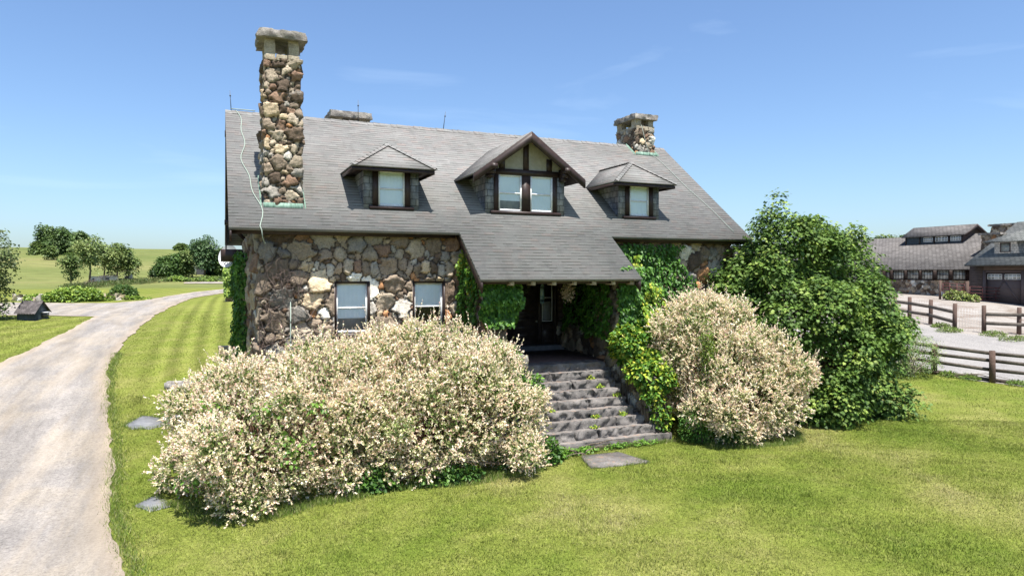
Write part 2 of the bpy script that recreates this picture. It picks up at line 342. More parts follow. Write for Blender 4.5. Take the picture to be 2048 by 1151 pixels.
def inpoly(x, y, poly):
    x = np.asarray(x); y = np.asarray(y); c = np.zeros(x.shape, bool); n = len(poly)
    for i in range(n):
        x0, y0 = poly[i]; x1, y1 = poly[(i+1) % n]
        if y0 == y1: continue
        m = ((y0 > y) != (y1 > y)) & (x < (x1-x0)*(y-y0)/(y1-y0)+x0); c ^= m
    return c
def noisy(poly, amp, step=.25, seed=1):
    out = []; n = len(poly); r = np.random.RandomState(seed); ph = r.uniform(0, 6, 4)
    for i in range(n):
        a = np.array(poly[i], float); b = np.array(poly[(i+1) % n], float); L = np.linalg.norm(b-a); k = max(1, int(L/step)); nn = np.array([-(b-a)[1], (b-a)[0]])/(L+1e-9)
        for j in range(k):
            p = a+(b-a)*j/k; s = p[0]*3.1+p[1]*2.3
            w = amp*(math.sin(s*.45+ph[0])*.5+math.sin(s*1.3+ph[1])*.3+math.sin(s*4.1+ph[2])*.15+r.uniform(-.5, .5)*.9); out.append(tuple(p+nn*w))
    return out
def nearest(PX, PY, poly):
    A = np.array(poly); B = np.roll(A, -1, 0); D = B-A; LL = (D**2).sum(1)+1e-9; best = np.full(len(PX), 1e9); bx = PX.copy(); by = PY.copy()
    for a, d, l in zip(A, D, LL):
        t = np.clip(((PX-a[0])*d[0]+(PY-a[1])*d[1])/l, 0, 1); qx = a[0]+t*d[0]; qy = a[1]+t*d[1]; dd = (PX-qx)**2+(PY-qy)**2; m = dd < best; best[m] = dd[m]; bx[m] = qx[m]; by[m] = qy[m]
    return bx, by, np.sqrt(best)
def sheet(name, poly, res, m, dz, amp=.08, step=.25, kind='structure', edge=False):
    P = noisy(poly, amp, step); A = np.array(P); x0, y0 = A.min(0)-res; x1, y1 = A.max(0)+res
    xs = np.arange(x0, x1, res); ys = np.arange(y0, y1, res); X, Y = np.meshgrid(xs, ys); nx, ny = len(xs), len(ys)
    ins = inpoly(X[:-1, :-1]+res/2, Y[:-1, :-1]+res/2, P)
    cnt = np.zeros((ny, nx), int)
    for dy in (0, 1):
        for dx in (0, 1): cnt[dy:ny-1+dy, dx:nx-1+dx] += ins
    bd = (cnt > 0) & (cnt < 4); qx, qy, _ = nearest(X[bd], Y[bd], P); X[bd] = qx; Y[bd] = qy
    used = cnt > 0; idx = -np.ones((ny, nx), int); idx[used] = np.arange(used.sum()); VX = X[used]; VY = Y[used]
    j, i = np.nonzero(ins); Q = np.stack([idx[j, i], idx[j, i+1], idx[j+1, i+1], idx[j+1, i]], 1)
    at = {}
    if edge:
        c = np.array(poly); _, _, d = nearest(VX, VY, poly); at = {'edge': np.clip(d/3, 0, 1), 'across': VX-np.interp(VY, DRY, DRX)}
    o = MB().add(np.stack([VX, VY, terr(VX, VY)+dz], 1), Q=Q).build(name, m, smooth=True, attrs=at); o['kind'] = kind; return o
# surveyed outlines (photo pixels -> ground)
dr = [gp(*p) for p in [(255, 1151), (232, 1080), (218, 1000), (226, 930), (222, 850), (213, 790), (216, 740), (230, 708), (275, 659), (309, 632), (343, 613.6), (388, 595.5), (449, 586)]]
DRX = np.array([-1.2, -1.2]+[p[0] for p in dr]+[3.0]); DRY = np.array([-5., 8]+[p[1] for p in dr]+[100.])
DRIVE = [(-1.2, -4), (-1.2, 8)]+[tuple(p) for p in dr]+[(4.5, 88)]+[(4.5, 95)]+[tuple(gp(*p)) for p in [(449, 578), (388, 584), (332, 593), (286, 601), (230, 606)]]+[(-10.2, 58.8), (-16, 62), (-30, 60), (-30, 49.5)]+[tuple(gp(*p)) for p in [(0, 631), (60, 631), (130, 632.5), (188, 633.5), (150, 655), (100, 680), (60, 700), (0, 727)]]+[(-7.3, 22), (-6.8, 12), (-6.2, -4)]
LANE = [(25.8, 24.5), (28.45, 19.5), (29.45, 17.6), (36, 5), (60, 5), (60, 17), (45.5, 23.6), (41.2, 24.6), (39.7, 26.3), (40.8, 29.0), (38.5, 33), (30, 38)]
YARD = [(24, 26), (28.4, 19.2), (35, 4.4), (80, 4.4), (80, 60), (62.4, 60), (62.4, 78), (44, 78), (28, 40)]
# ground sheet
def axis(lo, hi, step, far_lo, far_hi):
    a = list(np.arange(lo, hi+1e-6, step)); s = step; x = hi
    while x < far_hi: s *= 1.18; x += s; a.append(x)
    s = step; x = lo; pre = []
    while x > far_lo: s *= 1.18; x -= s; pre.append(x)
    return np.array(pre[::-1]+a)
gx = axis(-30, 70, .5, -3000, 3000); gy = axis(-2, 110, .5, -60, 3500)
X, Y = np.meshgrid(gx, gy); nx, ny = len(gx), len(gy); X = X.ravel(); Y = Y.ravel()
ii = np.arange(nx*ny).reshape(ny, nx); Q = np.stack([ii[:-1, :-1], ii[:-1, 1:], ii[1:, 1:], ii[1:, :-1]], -1).reshape(-1, 4)
XE = np.interp(Y, DRY, DRX)
leftlawn = (X > XE) & (X < 4) & (Y > 19) & (Y < 100)
sleft = X*.72+.28*(X-XE)+1.2
farl = X < XE
s2 = np.where(farl, X*.55+Y*-.16, sleft)
s3 = np.where(X > 4, (X*.42+Y*.9)*.62, s2)
msk = np.where(leftlawn, 1.0*sm((Y-19)/4), np.where(farl, .8, .3))*np.clip(np.abs(X-4)-1, 0, 1)*np.clip(np.abs(X-XE)-.6, 0, 1)
ug = 90+10*np.sin(X*.05)
mead = sm((Y-(88+.35*X*0))/6)*(X < 60)
mead = np.maximum(mead, sm((Y-120)/10))
gro = MB().add(np.stack([X, Y, terr(X, Y)], 1), Q=Q).build('ground', LAWN, smooth=True, attrs={'stripe': s3, 'lawn_stripe': msk, 'meadow': mead, 'patch': patchf(X, Y)}); gro['kind'] = 'structure'
sheet('driveway', DRIVE, .15, GRAVEL, .03, .09, edge=True)
sheet('barnyard', YARD, .5, YARDM, .02, .2, .6)
sheet('lane', LANE, .3, LANEM, .035, .15, .4)
sheet('path', [tuple(gp(*p)) for p in [(368, 564.5), (455, 563.5)]]+[(6, 104), (6, 101)]+[tuple(gp(*p)) for p in [(455, 567.5), (368, 567.5)]], .5, GRAVEL, .06, .1, edge=True)

# ------------------------------------------------------------------ fieldstone masonry
PAL = [((.33, .28, .22), 5), ((.23, .185, .145), 5), ((.11, .082, .062), 4), ((.32, .17, .085), 1.1), ((.58, .56, .52), 1.2), ((.27, .255, .235), 4), ((.42, .34, .24), 2.6), ((.19, .125, .09), 3)]
def stones(name, pts, z0, z1, m, parent, closed=False, res=.03, rmin=.07, rmax=.24, amp=.07, seed=1, holes=(), preset=(), round_=.06, bright=1.0, tone=None, top=None, p_=2.5, rot=.4, wide=0.):
    r = np.random.RandomState(seed); pts = np.array(pts, float)
    if closed: pts = np.vstack([pts, pts[:1]])
    seg = np.diff(pts, axis=0); sl_ = np.linalg.norm(seg, axis=1); cum = np.concatenate([[0], np.cumsum(sl_)]); L = cum[-1]
    ns = int(round(L/res))+1; nt = int(round((z1-z0)/res))+1; S = np.linspace(0, L, ns); Tt = np.linspace(z0, z1, nt); S2, T2 = np.meshgrid(S, Tt)
    cells = []; C = np.zeros((0, 3))
    for (s, t, rr, a) in preset: cells.append((s, t, rr, a, 0))
    area = L*(z1-z0); AR = np.zeros((6000, 3)); AR[:len(cells)] = np.array([c[:3] for c in cells]) if cells else 0
    for lvl, (rad_, tries) in enumerate([(rmax, area*14), (rmax*.8, area*25), (rmax*.6, area*50), (rmin*1.3, area*90), (rmin, area*130)]):
        for k in range(int(tries)):
            s = r.uniform(0, L); t = r.uniform(z0, z1); rr = rad_*r.uniform(.85, 1.15)
            if cells:
                A = AR[:len(cells)]
                ds = np.abs(A[:, 0]-s)
                if closed: ds = np.minimum(ds, L-ds)
                if np.any(ds**2+(A[:, 1]-t)**2 < ((A[:, 2]+rr)*.9)**2): continue
            cells.append((s, t, rr, (r.uniform(.78, 1.05) if r.rand() < .75 else r.uniform(1.05, 1.3))-wide, r.uniform(-rot, rot))); AR[len(cells)-1] = (s, t, rr)
    F1 = np.full((nt, ns), 9.); F2 = np.full((nt, ns), 9.); ID = np.zeros((nt, ns), int)
    wob = (vnoise(np.stack([S2.ravel(), T2.ravel(), S2.ravel()*0], 1), 7, seed)*.05).reshape(nt, ns); wob2 = (vnoise(np.stack([S2.ravel(), T2.ravel(), S2.ravel()*0+5], 1), 8, seed+1)*.05).reshape(nt, ns)
    SW = S2+wob*.6; TW = T2+wob2*.6
    for ci, (s, t, rr, a, th) in enumerate(cells):
        for off in ((0, L, -L) if closed else (0,)):
            s_ = s+off; w = rr*3.4
            i0 = max(0, int((s_-w)/res)); i1 = min(ns, int((s_+w)/res)+2); j0 = max(0, int((t-w-z0)/res)); j1 = min(nt, int((t+w-z0)/res)+2)
            if i0 >= i1 or j0 >= j1: continue
            dx = SW[j0:j1, i0:i1]-s_; dz = TW[j0:j1, i0:i1]-t; c, sn = math.cos(th), math.sin(th); u = (dx*c+dz*sn)*a/rr; v = (-dx*sn+dz*c)/a/rr
            d = (np.abs(u)**p_+np.abs(v)**p_)**(1/p_); f1 = F1[j0:j1, i0:i1]; f2 = F2[j0:j1, i0:i1]; idd = ID[j0:j1, i0:i1]
            m1 = d < f1; m2 = (~m1) & (d < f2); f2[m1] = f1[m1]; f1[m1] = d[m1]; idd[m1] = ci; f2[m2] = d[m2]
    n = len(cells); R_ = np.array([c[2] for c in cells]); CA = np.array([(c[0], c[1]) for c in cells]); slope = r.uniform(-.28, .28, (n, 2)); am = amp*r.uniform(.45, 1.35, n)
    g = (F2-F1)*R_[ID]; ds = S2-CA[ID, 0]; ds = np.where(ds > L/2, ds-L, np.where(ds < -L/2, ds+L, ds)); dt = T2-CA[ID, 1]
    dome = 1-np.exp(-np.clip(g-.012, 0, 1)*26); h = dome*(am[ID]+ds*slope[ID, 0]+dt*slope[ID, 1])*np.clip(R_[ID]/.15, .5, 1.2)
    facet = vnoise(np.stack([S2.ravel(), T2.ravel(), ID.ravel()*3.7], 1), 6, seed+3).reshape(nt, ns)
    h = h+dome*np.clip(facet, -.6, .8)*amp*.35; mort = g < .017; h = np.where(mort, -.035, np.maximum(h, -.01))
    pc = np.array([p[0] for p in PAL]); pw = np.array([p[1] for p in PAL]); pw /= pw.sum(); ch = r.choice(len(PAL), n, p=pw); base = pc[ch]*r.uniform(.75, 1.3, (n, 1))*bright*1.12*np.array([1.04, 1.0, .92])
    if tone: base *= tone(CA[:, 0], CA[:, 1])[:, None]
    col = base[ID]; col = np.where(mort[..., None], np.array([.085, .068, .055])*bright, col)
    kill = np.zeros((nt, ns), bool)
    for (a, b, c, d) in holes:
        near = (S2 > a-.04) & (S2 < b+.04) & (T2 > c-.04) & (T2 < d+.04); h[near] = np.minimum(h[near], .01)
        kill |= (S2 > a) & (S2 < b) & (T2 > c) & (T2 < d)
    if top is not None: kill |= T2 > top(S2)
    def at(s): 
        s = np.mod(s, L) if closed else np.clip(s, 0, L); return np.stack([np.interp(s, cum, pts[:, 0]), np.interp(s, cum, pts[:, 1])], -1)
    nrm = np.stack([seg[:, 1], -seg[:, 0]], 1)/sl_[:, None]
    def nat(s): s = np.mod(s, L-1e-6) if closed else np.clip(s, 0, L-1e-6); return nrm[np.searchsorted(cum, s, side='right')-1]
    offs = np.linspace(-round_, round_, 7); pos = sum(at(S+o) for o in offs)/7; nn = nrmz(sum(nat(S+o*1.3) for o in offs))
    XY = pos[None]+nn[None]*h[..., None]; V = np.concatenate([XY, T2[..., None]], -1).reshape(-1, 3)
    ii = np.arange(ns*nt).reshape(nt, ns); Q = np.stack([ii[:-1, :-1], ii[:-1, 1:], ii[1:, 1:], ii[1:, :-1]], -1)
    ok = ~(kill[:-1, :-1] & kill[1:, 1:] & kill[1:, :-1] & kill[:-1, 1:]); Q = Q[ok]
    return MB().add(V, Q=Q.reshape(-1, 4), col=col.reshape(-1, 3)).build(name, m, parent, smooth=True)
def rough_box(mb, x0, x1, y0, y1, z0, z1, res=.06, amp=.03, seed=0, topflat=.3, fr=7):
    """stone block: every face subdivided, vertices pushed by noise (same at shared edges)"""
    def face(o, u, v, nu, nv):
        a = np.linspace(0, 1, nu+1); b = np.linspace(0, 1, nv+1); A, B = np.meshgrid(a, b); P = np.array(o)+A[..., None]*np.array(u)+B[..., None]*np.array(v)
        ii = np.arange((nu+1)*(nv+1)).reshape(nv+1, nu+1); Q = np.stack([ii[:-1, :-1], ii[:-1, 1:], ii[1:, 1:], ii[1:, :-1]], -1).reshape(-1, 4); return P.reshape(-1, 3), Q
    dx, dy, dz = x1-x0, y1-y0, z1-z0; nx, ny, nz_ = [max(1, int(d/res)) for d in (dx, dy, dz)]; c = np.array([(x0+x1)/2, (y0+y1)/2, (z0+z1)/2])
    for o, u, v, nu, nv in (((x0, y0, z0), (dx, 0, 0), (0, 0, dz), nx, nz_), ((x1, y1, z0), (-dx, 0, 0), (0, 0, dz), nx, nz_), ((x0, y1, z0), (0, -dy, 0), (0, 0, dz), ny, nz_), ((x1, y0, z0), (0, dy, 0), (0, 0, dz), ny, nz_), ((x0, y0, z1), (dx, 0, 0), (0, dy, 0), nx, ny), ((x0, y1, z0), (dx, 0, 0), (0, -dy, 0), nx, ny)):
        P, Q = face(o, u, v, nu, nv); n1 = vnoise(P, fr, seed); n2 = vnoise(P, fr, seed+9); n3 = vnoise(P, fr, seed+17)
        q = (P-c)/np.array([dx, dy, dz])*2; edge = (np.abs(q)**6).sum(1); sh = np.where(edge > 1.5, .35*amp, 0)
        D = np.stack([n1, n2, n3*topflat], 1)*amp - np.sign(q)*sh[:, None]*np.array([1, 1, topflat]); mb.add(P+D, Q=Q)
    return mb

# ------------------------------------------------------------------ the house
XL, XR, YE, ZE, YR, ZR, YB = .25, 16.62, 18.0, 5.70, 23.1, 9.62, 28.2
SLP = (ZR-ZE)/(YR-YE); WX0, WX1, WY0, WY1 = .95, 16.1, 18.5, 27.7; PX0, PX1, PY0 = 6.17, 11.05, 16.33
DOORY = 21.2; FLZ = 1.98; OX0, OX1 = 7.35, 10.85          # porch opening
def rz(y): return ZE+SLP*(y-YE)
house = thing('stone_house', 'two storey fieldstone house with long grey shingle roof, three dormers and covered front steps', 'house', (8.4, 18.5, 0))
# front wall left part + left side wall in one continuous skin
wins = [(2.82, 3.80), (4.95, 5.93)]; WZ0, WZ1 = 2.9, 4.36
s_off = WY1-WY0
pre = []
for (a, b) in wins:
    c = (a+b)/2+s_off-WX0
    for k, dx in enumerate((-.58, -.36, -.13, .14, .38, .6)): pre.append((c+dx, WZ1+.3+(.06 if k in (2, 3) else 0), .125+.02*(k % 3), .62))
pre = [(s, t, r, 1.45) for (s, t, r, a) in pre]
HT = [(a+s_off-WX0, b+s_off-WX0, WZ0, WZ1) for (a, b) in wins]
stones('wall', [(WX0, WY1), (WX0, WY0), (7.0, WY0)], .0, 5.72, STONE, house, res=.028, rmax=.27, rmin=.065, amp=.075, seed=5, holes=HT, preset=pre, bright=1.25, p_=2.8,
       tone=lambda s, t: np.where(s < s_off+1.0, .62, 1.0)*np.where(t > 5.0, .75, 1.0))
stones('wall', [(OX1+.55, WY0), (WX1, WY0), (WX1, WY0+.5)], 0, 5.72, STONE, house, res=.04, rmax=.25, amp=.08, seed=6, bright=1.0)
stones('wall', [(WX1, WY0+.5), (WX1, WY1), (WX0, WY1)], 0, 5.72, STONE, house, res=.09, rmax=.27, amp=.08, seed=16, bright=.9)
# porch recess walls and piers
stones('wall', [(7.0, 18.4), (7.0, DOORY)], 1.0, 5.6, STONE, house, res=.06, rmax=.24, seed=8)
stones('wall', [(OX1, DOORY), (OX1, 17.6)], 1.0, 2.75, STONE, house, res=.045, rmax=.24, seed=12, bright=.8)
stones('wall', [(OX1+.45, 17.6), (OX1+.45, DOORY)], 1.0, 2.75, STONE, house, res=.08, rmax=.24, seed=13)
mb = MB(); rough_box(mb, OX1-.06, OX1+.5, 17.5, DOORY, 2.75, 2.87, .1, .03, 4); mb.build('parapet_cap', SLAB, house)
stones('pier', [(6.45, 17.05), (7.2, 17.05), (7.2, 18.45), (6.45, 18.45)], 0, 4.75, STONE, house, closed=True, res=.045, rmax=.2, seed=9)
stones('pier', [(10.7, 16.95), (11.5, 16.95), (11.5, 18.45), (10.7, 18.45)], 0, 4.75, STONE, house, closed=True, res=.05, rmax=.2, seed=10)
# wall behind the door and porch ceiling
mb = MB(); mb.box(7.0, 8.86, DOORY, DOORY+.3, 1.5, 5.6); mb.box(10.80, 11.35, DOORY, DOORY+.3, 1.5, 5.6); mb.box(8.86, 10.8, DOORY+.02, DOORY+.3, 4.65, 5.6); mb.build('porch_back_wall', CLAP, house)
mb = MB(); mb.box(7.0, 11.3, 18.2, 21.2, 5.05, 5.12); mb.build('porch_ceiling', BROWN, house)
# right wall backing + interior darkness behind windows
for (a, b) in wins: mb = MB(); mb.box(a-.1, b+.1, WY0+.55, WY0+.58, WZ0-.1, WZ1+.1); mb.build('dark_room', BLACKIN, house)
# gable walls (dark boards above the stone)
for x in (WX0+.05, WX1-.15):
    MB().slab([(x, WY0+.1, 5.6), (x, WY1, 5.6), (x, YR, ZR-.25)], .1) if 0 else None
    m_ = MB(); m_.add([(x, WY0+.1, 5.62), (x, WY1-.1, 5.62), (x, WY1-.1, rz(18.6)-.1), (x, YR, ZR-.2), (x, WY0+.1, rz(18.6)-.1), (x+.1, WY0+.1, 5.62), (x+.1, WY1-.1, 5.62), (x+.1, WY1-.1, rz(18.6)-.1), (x+.1, YR, ZR-.2), (x+.1, WY0+.1, rz(18.6)-.1)],
        P=[[0, 1, 2, 3, 4][::-1], [5, 6, 7, 8, 9], [0, 5, 6, 1], [1, 6, 7, 2], [0, 4, 9, 5]]); m_.build('gable_wall', CLAP, house)
# roof
roof = MB()
roof.slab([(XL, YE, ZE), (PX0, YE, ZE), (PX0, PY0, rz(PY0)), (PX1, PY0, rz(PY0)), (PX1, YE, ZE), (XR, YE, ZE), (XR, YR, ZR), (XL, YR, ZR)], .1)
roof.slab([(XL, YR, ZR+.001), (XR, YR, ZR+.001), (XR, YB, ZE), (XL, YB, ZE)], .1)
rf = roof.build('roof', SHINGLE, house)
# sagging ridge cap of lapped shingles
mb = MB()
nc = 82
for k in range(nc):
    x = XL+(XR-XL)*k/nc; z = ZR+.012+.006*math.sin(k*1.7); w = .15
    mb.add([(x, YR-w, z-w*SLP+.0), (x+.215, YR-w, z-w*SLP-.012), (x, YR, z+.012), (x+.215, YR, z), (x, YR+w, z-w*SLP), (x+.215, YR+w, z-w*SLP-.012)], Q=[(0, 1, 3, 2), (2, 3, 5, 4)])
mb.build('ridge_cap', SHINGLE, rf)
# fascia, bargeboards, soffit
mb = MB()
def fas(x0, x1, y, z): mb.box(x0+.05, x1-.05, y+.22, y+.26, z-.16, z+.02)
fas(XL, PX0, YE, ZE); fas(PX1, XR, YE, ZE); mb.box(PX0+.08, PX1-.08, PY0+.2, PY0+.24, rz(PY0)-.14, rz(PY0)+.02)
mb.build('fascia', BROWN, house)
def barge(x, y0, z0, y1, z1, w=.05, h=.26):
    m = MB(); m.add([(x-w/2, y0, z0-.105), (x+w/2, y0, z0-.105), (x+w/2, y0, z0-.105-h), (x-w/2, y0, z0-.105-h), (x-w/2, y1, z1-.105), (x+w/2, y1, z1-.105), (x+w/2, y1, z1-.105-h), (x-w/2, y1, z1-.105-h)],
      Q=[(0, 1, 2, 3), (7, 6, 5, 4), (0, 4, 5, 1), (1, 5, 6, 2), (2, 6, 7, 3), (3, 7, 4, 0)]); return m.build('bargeboard', BROWN, house)
for x in (XL+.04, XR-.04): barge(x, YE+.02, ZE, YR, ZR); barge(x, YR, ZR, YB-.02, ZE)
for x in (PX0+.04, PX1-.04): barge(x, PY0+.02, rz(PY0), YE+.4, rz(YE+.4))
for x in (.35, ):
    for (y, z) in ((19.6, 6.6), (YR, 9.1), (26.6, 6.6)):
        mb = MB(); mb.box(x-.12, WX0+.05, y-.08, y+.08, z-.3, z-.12); mb.bar((x+.05, y, z-.3), (WX0, y, z-.85), .12, .12); mb.build('bracket', BROWN, house)
mb = MB(); mb.box(.1, .95, 26.3, YB-.2, 5.0, 5.42); mb.build('eave_box', BROWN, house)
for x in np.arange(7.1, 11.0, .62):   # rafter tails under the porch eave
    mb = MB(); mb.box(x-.05, x+.05, PY0+.12, PY0+.5, rz(PY0)-.18, rz(PY0)-.06); mb.build('rafter_tail', SLAB2, house)

def sash_frame(mb, x0, x1, y, z0, z1, w=.05, meet=.5, d=.05):
    mb.box(x0, x0+w, y, y+d, z0, z1); mb.box(x1-w, x1, y, y+d, z0, z1); mb.box(x0+w, x1-w, y+.002, y+d, z1-w, z1); mb.box(x0+w, x1-w, y+.002, y+d, z0, z0+w*1.2)
    zm = z0+(z1-z0)*meet; mb.box(x0+w, x1-w, y+.004, y+d-.002, zm-w*.4, zm+w*.4)
def window_set(parent, x0, x1, y, z0, z1, meet=.5, lower='blind', names=('window_frame', 'window_pane', 'window_blind')):
    mb = MB(); sash_frame(mb, x0, x1, y, z0, z1, meet=meet); fr = mb.build(names[0], WHITE, parent)
    zm = z0+(z1-z0)*meet; p2 = fr if names[0] == 'window' else parent
    m = MB(); m.add([(x0+.05, y+.03, z0+.05), (x1-.05, y+.03, z0+.05), (x1-.05, y+.03, z1-.05), (x0+.05, y+.03, z1-.05)], Q=[(0, 1, 2, 3)]); a = m.build(names[1], GLASS, p2)
    m = MB(); zb = zm if lower != 'blind' else z0+.04
    if lower == 'half': zb = zm-.42*(zm-z0)
    k = 14
    for i in range(k):
        xa = x0+.03+(x1-x0-.06)*i/k; xb = x0+.03+(x1-x0-.06)*(i+1)/k; m.add([(xa, y+.046+.004*(i % 2), zb), (xb, y+.046+.004*((i+1) % 2), zb), (xb, y+.046+.004*((i+1) % 2), z1-.03), (xa, y+.046+.004*(i % 2), z1-.03)], Q=[(0, 1, 2, 3)])
    b = m.build(names[2], BLIND, p2)
    m = MB(); m.box(x0+.03, x1-.03, y+.06, y+.07, z0+.03, z1-.02); c = m.build('curtain', CURTAIN if lower == 'half' else BLACKIN if lower == 'none' else CURTAIN, p2)  # where no curtain hangs, a black sheet paints the dark of the unlit room
    for o in (a, b, c):
        if p2 is fr: o.location = (0, 0, 0)
    return fr
for k, (a, b) in enumerate(wins):
    w_ = window_set(house, a+.07, b-.07, WY0+.12, WZ0+.06, WZ1-.06, lower='half' if k == 0 else 'none', names=('window', 'pane', 'blind'))
    mb = MB(); mb.box(a-.02, a+.075, WY0+.02, WY0+.3, WZ0, WZ1); mb.box(b-.075, b+.02, WY0+.02, WY0+.3, WZ0, WZ1); mb.box(a+.075, b-.075, WY0+.025, WY0+.3, WZ1-.07, WZ1+.02); mb.box(a-.05, b+.05, WY0-.06, WY0+.3, WZ0-.08, WZ0+.05)
    t_ = mb.build('trim', BROWN, w_); t_.location = (0, 0, 0)

def rect_cheek(x, y0, z0, z1, d, th=.05, zr0=None):
    """triangular dormer cheek from the front face back to the main roof"""
    yb_ = YE+(z1-ZE)/SLP; mb = MB(); y0 = y0+.06; z1 = z1-.004
    V = [(x, y0, rz(y0)-.05), (x, y0, z1), (x, yb_, z1), (x+th, y0, rz(y0)-.05), (x+th, y0, z1), (x+th, yb_, z1)]
    mb.add(V, P=[[0, 2, 1][::-1], [3, 5, 4], [0, 1, 4, 3], [1, 2, 5, 4], [0, 3, 5, 2]]); mb.build('cheek_wall', SLATE, d)
def hip_dormer(cx):
    d = bpy.data.objects.new('dormer', None); SC.collection.objects.link(d); d.parent = house; d.location = -house.location+Vector((0, 0, 0)); 
    yf = 18.84; hw = .77; zb = rz(yf)-.02; ze = 7.46
    rect_cheek(cx-hw, yf, zb, ze, d); rect_cheek(cx+hw-.05, yf, zb, ze, d)
    for a_, b_ in ((cx-hw-.004, cx-.52), (cx+.52, cx+hw+.004)): mb = MB(); mb.box(a_, b_, yf, yf+.06, zb, ze-.02); mb.build('corner_siding', SLATE, d)
    mb = MB(); mb.box(cx-.53, cx-.375, yf-.03, yf+.1, zb+.1, ze-.03); mb.box(cx+.375, cx+.53, yf-.03, yf+.1, zb+.1, ze-.03); mb.box(cx-.375, cx+.375, yf-.028, yf+.1, 7.40, ze-.03)
    mb.box(cx-.62, cx+.62, yf-.08, yf+.1, zb-.0, zb+.09); mb.build('window_trim', BROWN, d)
    window_set(d, cx-.375, cx+.375, yf-.01, zb+.09, 7.40)
    A = (cx-1.17, 18.4, ze); B = (cx+1.17, 18.4, ze); P = (cx, 19.35, 8.24); yb_ = YE+(8.24-ZE)/SLP; R2 = (cx, yb_, 8.24); yv = YE+(ze-ZE)/SLP; Lb = (cx-1.17, yv, ze); Rb = (cx+1.17, yv, ze)
    r = MB(); r.slab([A, B, P], .05); r.slab([A, P, R2, Lb], .05); r.slab([B, Rb, R2, P], .05)
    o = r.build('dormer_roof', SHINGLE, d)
    mb = MB()   # lapped hip shingles
    for (s, e) in ((A, P), (B, P), (P, R2)):
        s = np.array(s); e = np.array(e); n = int(np.linalg.norm(e-s)/.16)
        for k in range(n):
            p = s+(e-s)*k/n; q = s+(e-s)*(k+1.15)/n; t = nrmz(e-s); u = np.cross(t, (0, 0, 1.)); u /= np.linalg.norm(u)
            mb.add([p-u*.1+(0, 0, -.015), p+(0, 0, .035), p+u*.1+(0, 0, -.015), q-u*.1+(0, 0, -.03), q+(0, 0, .02), q+u*.1+(0, 0, -.03)], Q=[(0, 1, 4, 3), (1, 2, 5, 4)])
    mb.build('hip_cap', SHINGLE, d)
    mb = MB(); mb.box(cx-1.13, cx+1.13, 18.44, 18.47, ze-.14, ze-.055); mb.box(cx-1.14, cx-1.11, 18.47, yv-.05, ze-.14, ze-.055); mb.box(cx+1.11, cx+1.14, 18.47, yv-.05, ze-.14, ze-.055)
    mb.box(cx-1.1, cx+1.1, 18.47, yf+.02, ze-.08, ze-.06); mb.box(cx-1.1, cx-hw, yf+.02, yv-.05, ze-.08, ze-.06); mb.box(cx+hw, cx+1.1, yf+.02, yv-.05, ze-.08, ze-.06); mb.build('dormer_fascia', BROWN, d)
    return d
hip_dormer(4.46); hip_dormer(12.62)
